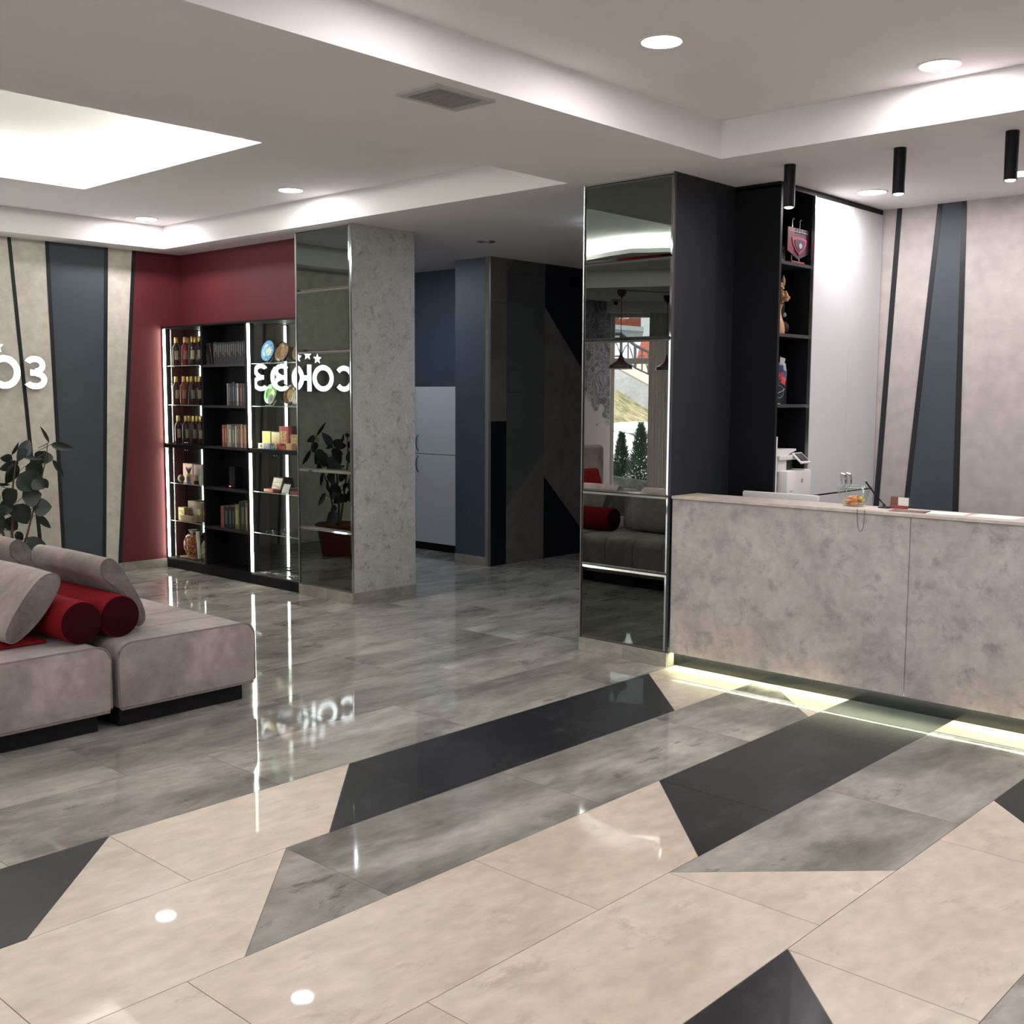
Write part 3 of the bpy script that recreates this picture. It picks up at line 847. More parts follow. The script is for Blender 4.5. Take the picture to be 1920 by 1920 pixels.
for i in range(34):
    lv = i//12
    rr = (.046+.007*lv) * math.sqrt(random.random())
    a = random.uniform(0, 6.28)
    n_, q = cmes[i % 5]
    o = obj('sweet', q, None)
    o.location = (6.075+rr*math.cos(a), 2.91+rr*math.sin(a), ZT+.017+lv*.017)
    o.rotation_euler = (random.uniform(-.4, .4), random.uniform(-.4, .4), random.uniform(0, 3))
    o['label'] = '%s wrapped sweet lying in the clear glass bowl' % n_; o['category'] = 'sweet'; o['group'] = '%s sweets in the glass bowl' % n_
ps = thing('desk_pen', 'black desk pen leaning in a small oval stand', 'pen', (6.1, 2.735, ZT))
obj('stand', lathe([(.034, 0), (.034, .006), (.02, .01), (.008, .014), (.007, .024)], 20), MT['black_gloss'], ps, local=True, smooth=True)
obj('barrel', tube([(0, 0, .02), (-.02, .045, .075), (-.043, .095, .148)], [.003, .005, .0048], 8), MT['black'], ps, local=True, smooth=True)
obj('clip', tube([(-.040, .088, .142), (-.046, .1, .158)], .002, 6), MT['steel'], ps, local=True)
ch = thing('card_holder', 'clear card holder with a white card and dark red strip', 'card holder', (6.13, 2.66, ZT))
obj('backrest', bx(6.14, 6.144, 2.60, 2.715, ZT, ZT+.07), MT['glass'], ch)
obj('card', bx(6.128, 6.131, 2.605, 2.665, ZT+.018, ZT+.064), MT['paper'], ch)
obj('picture_card', bx(6.130, 6.133, 2.665, 2.71, ZT+.018, ZT+.066), cm((.20, .08, .05)), ch)
obj('strip', bx(6.118, 6.126, 2.605, 2.71, ZT+.001, ZT+.018), cm((.33, .03, .05)), ch)
obj('pocket', bx(6.112, 6.115, 2.60, 2.715, ZT, ZT+.022), MT['glass'], ch)
def sheet(name, x, y, w_, l_, rz, mat, label, z=ZT, th=.0012):
    o = obj(name, bx(-w_/2, w_/2, -l_/2, l_/2, 0, th), mat, label=label, cat='paper')
    o.location = (x, y, z); o.rotation_euler = (0, 0, rz)
    return o
sheet('leaflet', 6.02, 2.55, .13, .20, .12, cm((.22, .12, .07), .35), 'brown and orange printed leaflet flat on the desk beside the card holder')
sheet('paper_sheet', 6.06, 2.36, .15, .21, .08, MT['paper'], 'white paper sheet on the desk next to the brown leaflet')
sheet('paper_sheet', 6.07, 2.10, .17, .24, -.1, MT['paper'], 'white paper sheet nearest the photo edge of the desk')
sheet('paper_sheet', 6.04, 2.86, .16, .30, .0, cm((.70, .60, .52), .6), 'cream paper lying under the glass bowl and pen', z=ZT-.0003, th=.001)
sheet('paper_sheet', 5.99, 3.93, .12, .16, .3, cm((.55, .45, .22), .5), 'yellowish card at the pillar end of the desk')
single('pen_chain', tube([(5.882, 2.793, 1.112), (5.884, 2.791, 1.06), (5.885, 2.786, 1.01), (5.886, 2.778, .992), (5.886, 2.77, .987), (5.886, 2.762, .993), (5.885, 2.754, 1.015), (5.884, 2.751, 1.06), (5.882, 2.75, 1.112)], .0018, 5), cm((.12, .11, .10), .4), 'thin bead chain hanging in a loop over the desk front', 'chain')

# ================================================================ SHELVES
SX0, SX1 = 5.885, 6.118       # front, back
def case_levels(): return [.10, .475, .855, 1.235, 1.635, 2.02, 2.385]
def wall_case(name, label, y0, y1):
    t = thing(name, label, 'cabinet', ((SX0+SX1)/2, (y0+y1)/2, 0))
    obj('plinth', bx(SX0, SX1, y0, y1, 0, .088), MT['black'], t)
    obj('top_board', bx(SX0, SX1, y0, y1, 2.385, 2.402), MT['black'], t)
    for a in (y0, y1-.016):
        obj('side_board', bx(SX0+.002, SX1, a, a+.016, .088, 2.385), MT['black'], t)
    return t
AJAR = -.049
def glass_case(name, label, y0, y1):
    t = wall_case(name, label, y0, y1)
    a, b = y0+.016, y1-.016
    obj('mirror_back', bx(SX1-.018, SX1-.004, a, b, .088, 2.385), MT['mirror_dark'], t)
    obj('bottom_board', bx(SX0+.012, SX1-.01, a, b, .088, .10), cm((.09, .09, .085), .2), t)
    obj('middle_board', bx(SX0+.002, SX1-.01, a, b, 1.212, 1.248), MT['black'], t)
    for z in (.475, .855, 1.635, 2.02):
        s_ = obj('glass_shelf', bx(SX0+.05, SX1-.02, a+.002, b-.002, z-.006, z), MT['glass'], t)
        obj('glass_edge', bx(SX0+.048, SX0+.0505, a+.002, b-.002, z-.006, z), MT['glass_edge'], s_)
        for k in (.12, .88):
            obj('shelf_bracket', lathe([(.006, -.012), (.006, -.006)], 10, c=(SX0+.07, a+(b-a)*k, z)), MT['chrome'], s_)
    m = (a+b)/2
    for z0, z1 in ((.105, 1.208), (1.252, 2.381)):
        for q, (u_, v_) in enumerate(((a+.004, m-.0015), (m+.0015, b-.078))):
            dd = obj('glass_door', bx(SX0+.040, SX0+.0445, u_, v_, z0, z1), MT['glass'], t)
            if q == 1 and y0 < 8.2:      # this leaf stands a hair ajar
                for vv in dd.data.vertices:
                    vv.co.x += (vv.co.y-(m-t.location.y))*AJAR
            hz = z0+.012 if z0 > 1 else z1-.012
            hy = m-.02 if q == 0 else m+.02
            hb = bmesh.new(); bm_lathe(hb, [(.007, 0), (.008, .008), (.004, .014)], 12)
            hb.transform(Matrix.Translation((SX0+.04, hy, hz)) @ Matrix.Rotation(-PI/2, 4, 'Y'))
            obj('knob', hb, MT['chrome'], dd, smooth=True)
            hb = bmesh.new(); bm_box(hb, SX0+.036, SX0+.05, (u_ if q == 0 else v_-.02), (u_+.02 if q == 0 else v_), (z1-.012 if z0 > 1 else z0), (z1 if z0 > 1 else z0+.012))
            obj('hinge', hb, MT['chrome'], dd)
        for yy in (b-.020,):
            obj('led_strip', bx(SX0+.004, SX0+.022, yy, yy+.018, z0+.004, z1-.004), MT['ledstrip'], t)
    return t
YA, YB, YC, YD = 7.935, 8.715, 9.45, 10.165
glass_case('display_case', 'black glass-fronted display case of bottles and gifts by the red wall', YC, YD)
glass_case('display_case', 'black glass-fronted display case of plates beside the mirrored pillar', YA, YB)
mid = wall_case('bookcase', 'open black bookcase between the two lit display cases', YB, YC)
obj('back_board', bx(SX1-.012, SX1-.004, YB+.016, YC-.016, .088, 2.385), MT['black'], mid)
for z in (.475, .855, 1.248, 1.635, 2.018):
    obj('shelf', bx(SX0+.002, SX1-.012, YB+.016, YC-.016, z-.022, z), cm((.016, .016, .02), .4), mid)
obj('bottom_board', bx(SX0+.002, SX1-.012, YB+.016, YC-.016, .088, .10), MT['black'], mid)

# --- bottles: one built, the others copied
BH = .275
def bottle(name, glass, label, loc, lab):
    t = thing(name, label, 'bottle', loc, group='bottles in the left display case')
    obj('glass_body', lathe([(.0355, 0), (.038, .006), (.038, .165), (.034, .19), (.018, .212), (.0145, .222), (.0145, .24)], 20), glass, t, local=True, smooth=True)
    obj('foil_cap', lathe([(.0165, .222), (.0175, .224), (.0175, BH), (.015, BH+.003)], 16), MT['gold'], t, local=True, smooth=True)
    n = 10
    bm = bmesh.new()
    A = []
    for z in (.06, .145):
        A.append([bm.verts.new((-.0385*math.cos(-1.55+.95*i/n), .0385*math.sin(-1.55+.95*i/n), z)) for i in range(n+1)])
    for i in range(n): bm.faces.new((A[0][i], A[0][i+1], A[1][i+1], A[1][i]))
    obj('paper_label', bm, lab, t, local=True, smooth=True)
    return t
gdark = cm((.012, .008, .010), .08); gamb = cm((.14, .03, .008), .08); gred = cm((.16, .008, .010), .08); ggrn = cm((.008, .02, .018), .08)
labs = [cm((.30, .24, .14), .6), cm((.40, .37, .18), .6), cm((.26, .12, .08), .6), cm((.03, .03, .03), .5)]
protos = {}
rowsb = [('top', 2.021, (10.05, 9.885, 9.755, 9.63), (gdark, gred, ggrn, gdark)), ('second', 1.636, (10.07, 9.925, 9.78, 9.64), (gdark, gamb, gdark, gdark)), ('third', 1.249, (10.045, 9.90, 9.765, 9.635), (gdark, gdark, gdark, gdark))]
where = ('nearest the red wall', 'second from the red wall', 'third from the red wall', 'nearest the bookcase')
gn = {id(gdark): 'dark', id(gred): 'red', id(gamb): 'amber', id(ggrn): 'green-black'}
for rn, z, ys, gs in rowsb:
    for i, (y, g) in enumerate(zip(ys, gs)):
        lb = '%s gold-capped bottle on the %s glass shelf, %s' % (gn[id(g)], rn, where[i])
        key = (id(g), i % 2)
        loc = (5.978, y, z)
        if key in protos:
            dup(protos[key], loc, lb, rz=random.uniform(-.35, .35))
        else:
            protos[key] = bottle('bottle', g, lb, loc, labs[(i+len(protos)) % 3])
    # back row, seen between the front ones
for rn, z in (('top', 2.021), ('second', 1.636), ('third', 1.249)):
    for i, y in enumerate((9.97, 9.82, 9.69)):
        dup(protos[(id(gdark), i % 2)], (6.056, y, z), 'dark bottle in the back row of the %s glass shelf, %s' % (rn, ('by the red wall', 'in the middle', 'by the bookcase')[i]), rz=.1*i)

# --- books: each its own object
def book(x, y, z, th, h, dep, rgb, label, lean=0, group=None, band=None, cat='book'):
    t = thing('book', label, cat, (x, y, z), group=group)
    t.rotation_euler = (lean, 0, 0)
    obj('cover', bx((0, dep, 0, .002, 0, h), (0, dep, th-.002, th, 0, h), (0, .003, 0, th, 0, h)), cm(rgb, .4), t, local=True)
    obj('pages', bx(.004, dep-.004, .002, th-.002, .003, h-.003), MT['paper'], t, local=True)
    if band:
        obj('spine_title', bx(-.0006, .0, th*.25, th*.75, h*band[0], h*band[1]), cm(band[2]), t, local=True)
    return t
random.seed(5)
y = 8.745; i = 0
while y < 9.30:
    th = random.choice((.026, .030, .034))
    book(5.93, y, 2.019, th-.001, .205+random.uniform(-.004, .006), .15, (.022, .022, .024), 'black volume with white spine lettering in the upright row, top bookcase shelf', group='black volumes on the top bookcase shelf', band=(.35+.1*(i % 3), .9, (.14, .14, .13)))
    y += th; i += 1
book(5.93, 9.325, 2.0235, .02, .205, .15, (.03, .02, .022), 'black volume leaning with a red mark, top bookcase shelf', lean=-.22, band=(.6, .8, (.3, .05, .06)))
book(5.93, 9.375, 2.0235, .018, .20, .15, (.028, .028, .032), 'black volume leaning furthest over, top bookcase shelf', lean=-.28)
book(5.93, 9.41, 2.0235, .014, .20, .15, (.12, .08, .05), 'thin brown book standing alone at the end, top bookcase shelf', lean=-.10)
def row(y0, z, specs, shelf):
    y = y0
    for i, (th, h, rgb, nm) in enumerate(specs):
        book(5.93, y, z, th-.001, h, .15, rgb, '%s, %s bookcase shelf' % (nm, shelf), band=(.2, .8, tuple(min(1, c*1.8+.05) for c in rgb)) if th > .02 else None)
        y += th
row(8.75, 1.636, [(.028, .205, (.05, .04, .04), 'dark brown book beside the lit case'), (.03, .205, (.035, .035, .04), 'black book with a dotted spine'), (.035, .205, (.05, .05, .055), 'charcoal book right of the red-brown one'), (.045, .205, (.16, .04, .03), 'red-brown thick book'), (.022, .205, (.03, .03, .03), 'thin black book'), (.026, .205, (.42, .42, .42), 'white-spined book'), (.03, .205, (.05, .05, .055), 'slate book next to the white-spined one'), (.045, .218, (.04, .04, .045), 'tallest charcoal book'), (.03, .205, (.035, .035, .035), 'plain black book'), (.04, .205, (.06, .055, .05), 'wide dark book'), (.018, .205, (.38, .37, .32), 'thin cream-spined book at the row end')], 'second')
row(8.75, 1.249, [(.03, .215, (.30, .10, .06), 'rust book beside the lit case'), (.028, .215, (.45, .30, .14), 'ochre book'), (.02, .21, (.55, .42, .26), 'pale tan book'), (.032, .215, (.26, .07, .04), 'brick-red book'), (.02, .215, (.62, .58, .5), 'white book between two red-brown ones'), (.03, .21, (.25, .12, .06), 'chestnut book'), (.045, .21, (.16, .10, .06), 'dark chocolate thick book'), (.022, .20, (.55, .55, .5), 'ivory-spined book'), (.06, .195, (.12, .13, .11), 'grey-green wide book'), (.05, .205, (.30, .25, .18), 'khaki book'), (.018, .21, (.6, .55, .42), 'thin parchment book'), (.05, .205, (.16, .09, .05), 'dull brown book'), (.04, .205, (.32, .08, .04), 'orange-red book at the row end')], 'third')
row(8.75, .476, [(.02, .27, (.35, .04, .04), 'tall thin red book'), (.015, .27, (.5, .4, .2), 'tall thin yellow book'), (.02, .27, (.45, .08, .07), 'tall thin scarlet book'), (.03, .27, (.20, .18, .10), 'tall olive book'), (.085, .275, (.025, .035, .02), 'tall dark green box file'), (.018, .27, (.05, .07, .03), 'narrow dark green album'), (.07, .235, (.16, .14, .05), 'mustard album'), (.05, .21, (.012, .014, .022), 'black album'), (.055, .21, (.015, .02, .035), 'navy album'), (.08, .205, (.012, .022, .018), 'very dark green album'), (.02, .205, (.22, .14, .10), 'tan slim volume'), (.016, .205, (.4, .1, .1), 'slim pinkish-red volume'), (.02, .205, (.3, .04, .04), 'slim red volume at the row end')], 'lowest')
t = thing('radio', 'small black radio with a red light on the fourth bookcase shelf', 'radio', (6.0, 9.07, .856))
obj('case', bx(5.95, 6.05, 9.03, 9.12, .856, 1.06, bev=.005), MT['black_gloss'], t)
obj('indicator', bx(5.947, 5.95, 9.095, 9.118, .872, .878), emit('red_indicator', (1, .08, .05), 1.5), t)

# --- plates on stands (right case)
def plate(label, y, z, rad, rim, mid_, tilt=.22, x=6.03, rz=0, centre_rgb=(.6, .55, .4)):
    t = thing('plate', label, 'plate', (x, y, z+.003))
    bm = lathe([(.0005, .006), (rad*.55, .006), (rad*.62, .009), (rad*.97, .018), (rad, .018), (rad*.98, .012), (rad*.6, 0), (.0005, 0)], 32, cap=False)
    T_ = Matrix.Translation((0, 0, rad+.012)) @ Matrix.Rotation(rz, 4, 'Z') @ Matrix.Rotation(-PI/2+tilt, 4, 'Y')
    bm.transform(T_)
    obj('rim', bm, cm(rim, .2), t, local=True, smooth=True)
    bm = lathe([(.0005, .0065), (rad*.56, .0065)], 28, cap=False); bm.transform(T_)
    obj('painted_ring', bm, cm(mid_, .2), t, local=True)
    bm = lathe([(.0005, .0075), (rad*.40, .0075)], 24, cap=False); bm.transform(T_)
    c_ = obj('painted_scene', bm, cloudy('plate_scene', [(.35, tuple(v*.4 for v in centre_rgb)), (.6, centre_rgb)], nscale=30, rough=.2), t, local=True)
    n = 12
    bm = bmesh.new()
    for k in range(n):
        a = 2*PI*k/n
        bmesh.ops.create_icosphere(bm, subdivisions=1, radius=rad*.07, matrix=T_ @ Matrix.Translation((rad*.80*math.cos(a), rad*.80*math.sin(a), .0145)) @ Matrix.Diagonal((1, 1, .2, 1)))
    obj('rim_ornament', bm, cm(tuple(min(1, v*2+.1) for v in rim), .2), t, local=True)
    st_ = obj('stand', tube([(-.05, -.03, 0), (-.01, -.03, .004), (.03, -.02, .05)], .0022, 5), MT['white_plastic'], t, local=True)
    obj('stand', tube([(-.05, .03, 0), (-.01, .03, .004), (.03, .02, .05)], .0022, 5), MT['white_plastic'], t, local=True)
    return t
plate('large blue plate with a painted landscape on the top right-case shelf', 8.56, 2.021, .095, (.06, .20, .42), (.10, .35, .55), centre_rgb=(.55, .62, .5))
plate('brown scallop-edged plate with figures in front of the round pictures', 8.27, 2.021, .082, (.32, .16, .07), (.35, .22, .12), x=5.985, centre_rgb=(.6, .35, .2))
plate('grey landscape plate between the blue and the brown ones', 8.40, 2.021, .068, (.40, .30, .18), (.36, .38, .34), x=6.045, centre_rgb=(.45, .45, .4))
plate('tan plate half hidden by the lit strip, top right-case shelf', 8.13, 2.021, .07, (.45, .28, .14), (.5, .35, .2), x=6.04)
plate('green plate with a gold centre on the second right-case shelf', 8.53, 1.636, .092, (.06, .30, .09), (.10, .45, .12), centre_rgb=(.55, .40, .08))
plate('small grey glass plate leaning before the green one', 8.44, 1.636, .045, (.45, .45, .45), (.40, .38, .38), x=5.975, centre_rgb=(.4, .3, .3))
plate('amber oval plate with dark edge on the second right-case shelf', 8.24, 1.636, .088, (.16, .08, .03), (.55, .34, .12), centre_rgb=(.62, .42, .2))
plate('white plate catching the light at the end of the second right-case shelf', 8.09, 1.636, .062, (.7, .65, .5), (.75, .7, .55), x=5.99, centre_rgb=(.75, .72, .6))
# --- gift boxes etc
def carton(label, x0, x1, y0, y1, z, h, rgb, trim=None, cat='box', name='gift_box', lidw=None):
    t = thing(name, label, cat, ((x0+x1)/2, (y0+y1)/2, z))
    obj('carton', bx(x0, x1, y0, y1, z+.0005, z+h, bev=.0015, seg=1), cm(rgb, .45), t)
    if trim:
        rgb2, shape = trim
        if shape == 'round':
            bm = bmesh.new(); bm_lathe(bm, [(.0005, 0), (min(h, y1-y0)*.3, 0)], 18, cap=False)
            bm.transform(Matrix.Translation((x0-.0008, (y0+y1)/2, z+h*.5)) @ Matrix.Rotation(-PI/2, 4, 'Y'))
            obj('printed_badge', bm, cm(rgb2, .45), t)
        else:
            obj('printed_panel', bx(x0-.0008, x0, y0+(y1-y0)*.15, y1-(y1-y0)*.15, z+h*.2, z+h*.8), cloudy('print', [(.4, rgb), (.6, rgb2)], nscale=35, rough=.45), t)
    return t
Z3 = 1.249
carton('yellow floral gift box at the strip end, third right-case shelf', 6.02, 6.07, 8.55, 8.675, Z3, .155, (.62, .62, .22), ((.75, .45, .12), 'p'))
carton('cream and peach gift box beside the red one, third right-case shelf', 6.03, 6.075, 8.42, 8.545, Z3, .15, (.62, .55, .28), ((.55, .30, .12), 'p'))
carton('red gift box with a gold flower, standing tallest on the third right-case shelf', 6.02, 6.06, 8.27, 8.41, Z3, .205, (.50, .03, .05), ((.62, .55, .15), 'p'))
carton('ochre and red patterned gift box beside the red one', 6.03, 6.07, 8.14, 8.26, Z3, .135, (.42, .22, .10), ((.6, .5, .12), 'p'))
carton('teal gift box at the pillar end, third right-case shelf', 6.04, 6.08, 8.06, 8.135, Z3, .17, (.06, .32, .30), ((.1, .4, .5), 'p'))
carton('low cream box with a black dot in front of the yellow one', 5.95, 6.0, 8.545, 8.64, Z3, .048, (.62, .60, .45), ((.03, .03, .03), 'round'))
carton('low lavender box in the front row', 5.95, 6.0, 8.46, 8.54, Z3, .05, (.42, .38, .58))
carton('small teal-green box in the front row', 5.955, 6.0, 8.41, 8.455, Z3, .03, (.06, .35, .28))
carton('small green and white box under the teal one', 5.95, 5.99, 8.36, 8.405, Z3, .03, (.35, .45, .22))
carton('small crimson box in the front row', 5.95, 6.0, 8.29, 8.355, Z3, .052, (.5, .04, .08))
carton('low pinkish-red box in the front row', 5.94, 5.99, 8.22, 8.285, Z3, .035, (.48, .14, .10))
carton('peach box in front of the teal carton by the pillar', 5.94, 5.99, 8.12, 8.20, Z3, .06, (.80, .48, .25))
# right case, fourth and fifth shelf
t = thing('picture_frame', 'tilted framed town view on a red base, fourth right-case shelf', 'picture', (6.03, 8.48, .856))
bm = bx(-.004, .004, -.075, .075, 0, .115, bev=.002, seg=1); T_ = Matrix.Translation((6.02, 8.47, .875)) @ Matrix.Rotation(.28, 4, 'Y')
bm.transform(T_); obj('frame', bm, cm((.14, .06, .04), .4), t)
bm = bx(-.005, -.0045, -.065, .065, .010, .105); bm.transform(T_)
obj('painting', bm, cloudy('town_view', [(.35, (.30, .18, .08)), (.5, (.55, .45, .3)), (.65, (.60, .66, .72))], scale=(1, 1, 6), nscale=5, rough=.4), t)
obj('base', bx(5.975, 6.06, 8.46, 8.60, .856, .882, bev=.002, seg=1), cm((.42, .06, .04), .4), t)
t = thing('leaflet', 'white note card leaning on the fourth right-case shelf', 'card', (6.0, 8.29, .856))
bm = bx(-.001, .001, -.05, .05, 0, .085); bm.transform(Matrix.Translation((5.99, 8.30, .857)) @ Matrix.Rotation(.4, 4, 'Y'))
obj('card', bm, MT['paper'], t)
t = thing('red_case', 'open red and black case at the pillar end of the fourth shelf', 'box', (6.0, 8.13, .856))
obj('tray', bx(5.96, 6.04, 8.07, 8.18, .857, .885, bev=.003), cm((.42, .04, .04), .35), t)
obj('lid', bx(5.97, 6.05, 8.07, 8.19, .892, .915, bev=.003), cm((.03, .03, .03), .25), t)
for i, (y, rr) in enumerate(((8.55, .035), (8.42, .045), (8.30, .03), (8.2, .03))):
    single('glass_dish', lathe([(rr*.8, .477), (rr, .481), (rr, .50), (rr*.94, .50), (rr*.92, .483), (.0005, .48)], 20, c=(6.0, y, 0), cap=False), MT['glass'], ('small round glass dish nearest the strip on the fifth shelf', 'widest round glass dish on the fifth shelf', 'glass dish third along the fifth shelf', 'glass dish nearest the pillar on the fifth shelf')[i], 'dish', smooth=True)
random.seed(9)
for i, (y, x) in enumerate(((8.58, 5.97), (8.44, 6.0), (8.33, 5.96), (8.22, 6.02), (8.11, 5.97))):
    o = single('flat_souvenir', bx(x-.03, x+.03, y-.045, y+.045, .1005, .108, bev=.002, seg=1), cm((.30, .30, .28), .2), ('flat silvery souvenir packet nearest the strip on the case floor', 'second flat souvenir packet from the strip on the case floor', 'middle flat souvenir packet on the case floor', 'fourth flat souvenir packet on the case floor', 'flat souvenir packet nearest the pillar on the case floor')[i], 'souvenir')
# left case lower shelves
Z4, Z5, Z6 = .856, .476, .108
carton('pink patterned gift box beside the red wall, fourth left-case shelf', 6.05, 6.09, 9.92, 10.10, Z4, .19, (.62, .36, .34), ((.40, .36, .42), 'p'))
carton('second pink patterned gift box, fourth left-case shelf', 6.05, 6.09, 9.73, 9.90, Z4, .185, (.60, .38, .34), ((.35, .38, .42), 'p'))
carton('pale blue floral box near the bookcase, fourth left-case shelf', 6.0, 6.04, 9.56, 9.70, Z4, .155, (.42, .55, .58), ((.6, .4, .4), 'p'))
def cup(label, y, x, rgb, h=.085, r0=.026, r1=.036):
    single('cup', lathe([(r0, Z4+.0005), (r1, Z4+h), (r1-.003, Z4+h), (r0-.002, Z4+.006), (.0005, Z4+.006)], 20, c=(x, y, 0), cap=False), cm(rgb, .35), label, 'cup', smooth=True)
cup('pink spotted cup on the fourth left-case shelf', 9.80, 5.99, (.72, .48, .45))
cup('pale green cup beside the pink one', 9.655, 5.99, (.60, .68, .40), .095)
def blob(label, cat, name, c, s_, rgb, rough=.5):
    bm = bmesh.new(); bmesh.ops.create_icosphere(bm, subdivisions=3, radius=1, matrix=Matrix.Translation(c) @ Matrix.Diagonal((*s_, 1)))
    return bm, single(name, bm, cm(rgb, rough), label, cat, smooth=True)
blob('dark green round ornament on the fourth left-case shelf', 'ornament', 'round_ornament', (5.985, 10.03, Z4+.042), (.03, .045, .041), (.06, .08, .03))
t = thing('pineapple_ornament', 'yellow pineapple ornament with dark green leaves', 'ornament', (6.0, 9.91, Z4))
bm = bmesh.new(); bmesh.ops.create_icosphere(bm, subdivisions=3, radius=1, matrix=Matrix.Translation((6.0, 9.91, Z4+.05)) @ Matrix.Diagonal((.03, .033, .05, 1)))
obj('fruit', bm, cm((.55, .42, .02), .4), t, smooth=True)
for k in range(7):
    a = k*.9
    bm = bmesh.new(); bm_tube(bm, [(6.0, 9.91, Z4+.09), (6.0+.015*math.cos(a), 9.91+.02*math.sin(a), Z4+.13), (6.0+.03*math.cos(a), 9.91+.035*math.sin(a), Z4+.165)], [.006, .005, .001], 5)
    obj('leaf', bm, cm((.03, .07, .03), .5), t)
single('trinket', bx(5.95, 5.975, 9.855, 9.875, Z4+.0005, Z4+.07, bev=.004), cm((.08, .22, .38), .4), 'little blue figurine between pineapple and pink cup', 'figurine')
single('trinket', bx(5.95, 5.99, 9.705, 9.745, Z4+.0005, Z4+.035, bev=.006), cm((.02, .02, .02), .4), 'little black box between the two cups', 'box')
carton('slatted wooden crate of goods near the red wall, fifth left-case shelf', 5.98, 6.05, 9.98, 10.09, Z5, .13, (.40, .30, .10), ((.08, .05, .02), 'p'))
carton('brown kraft gift pack left of centre on the fifth left-case shelf', 6.03, 6.085, 9.84, 9.99, Z5, .20, (.20, .115, .06), ((.06, .03, .02), 'p'))
carton('brown kraft gift pack with a green badge on the fifth left-case shelf', 6.02, 6.075, 9.72, 9.83, Z5, .195, (.20, .12, .06), ((.35, .55, .12), 'round'))
carton('brown kraft gift pack with a green badge beside the bookcase', 6.02, 6.075, 9.60, 9.71, Z5, .19, (.19, .11, .06), ((.38, .58, .12), 'round'))
carton('pale flat wooden box in front on the fifth left-case shelf', 5.94, 6.0, 9.78, 9.99, Z5, .055, (.55, .44, .24))
t = thing('gift_hamper', 'round orange and brown gift hamper in clear wrap on the case floor', 'hamper', (6.0, 9.89, Z6))
bm = bmesh.new(); random.seed(4)
bmesh.ops.create_icosphere(bm, subdivisions=4, radius=1, matrix=Matrix.Translation((6.01, 9.90, Z6+.125)) @ Matrix.Diagonal((.055, .125, .115, 1)))
for v_ in bm.verts:
    v_.co += (v_.co-Vector((6.01, 9.90, Z6+.125))).normalized()*random.uniform(-.006, .008)
obj('wrapped_goods', bm, cloudy('hamper_goods', [(.38, (.05, .02, .012)), (.5, (.35, .09, .03)), (.62, (.62, .26, .10))], nscale=22, rough=.15, distort=2), t)
bm = bmesh.new(); bm_lathe(bm, [(.001, .235), (.02, .25), (.05, .285)], 9, (6.01, 9.88, Z6), cap=False)
obj('wrap_top', bm, MT['glass_edge'], t)
obj('tray', bx(5.95, 6.07, 9.77, 10.03, Z6, Z6+.012, bev=.003), cm((.45, .32, .16), .4), t)
t = thing('gift_hamper', 'narrow cream gift pack in crinkled clear wrap beside the bookcase, case floor', 'hamper', (6.0, 9.64, Z6))
bm = bmesh.new()
bmesh.ops.create_icosphere(bm, subdivisions=3, radius=1, matrix=Matrix.Translation((6.0, 9.64, Z6+.10)) @ Matrix.Diagonal((.04, .05, .10, 1)))
for v_ in bm.verts: v_.co += Vector((random.uniform(-1, 1), random.uniform(-1, 1), random.uniform(-1, 1)))*.006
obj('wrapped_goods', bm, cloudy('pale_goods', [(.38, (.25, .2, .12)), (.62, (.75, .70, .5))], nscale=18, rough=.15, distort=2), t)
single('wrapped_scroll', tube([(5.97, 9.70, Z6+.01), (5.98, 9.74, Z6+.28)], [.016, .022], 10), cm((.75, .74, .68), .3), 'white rolled scroll leaning between the two wrapped gifts', 'scroll', smooth=True)

# ================================================================ SIGN
sign = thing('illuminated_sign', 'glowing white sign of letters and stars on the cream wall', 'sign', (4.07, 10.12, 1.78))
ZS = 1.927; TH = .056; S0, S1 = 10.105, 10.135
def arc_pts(cx, cz, rx, rz, a0, a1, n=28):
    return [(cx+rx*math.cos(math.radians(a0+(a1-a0)*i/n)), cz+rz*math.sin(math.radians(a0+(a1-a0)*i/n))) for i in range(n+1)]
def arc_letter(bm, cx, cz, rx, rz, a0, a1, n=28, th=TH):
    o_, i_ = arc_pts(cx, cz, rx, rz, a0, a1, n), arc_pts(cx, cz, rx-th, rz-th, a0, a1, n)
    full = abs(a1-a0) >= 360
    for k in range(n):
        bm_prism(bm, [o_[k], o_[k+1], i_[k+1], i_[k]], S0, S1, 'y')
def solid_letter(build):
    bm = bmesh.new(); build(bm)
    bmesh.ops.remove_doubles(bm, verts=bm.verts[:], dist=.0004)
    # drop the inner walls that two neighbouring wedges share
    seen = {}
    for fc in bm.faces[:]:
        k = tuple(sorted(v.index for v in fc.verts)) if False else tuple(sorted((round(v.co.x, 4), round(v.co.y, 4), round(v.co.z, 4)) for v in fc.verts))
        seen.setdefault(k, []).append(fc)
    dead = [fc for v_ in seen.values() if len(v_) > 1 for fc in v_]
    bmesh.ops.delete(bm, geom=dead, context='FACES_ONLY')
    return bm
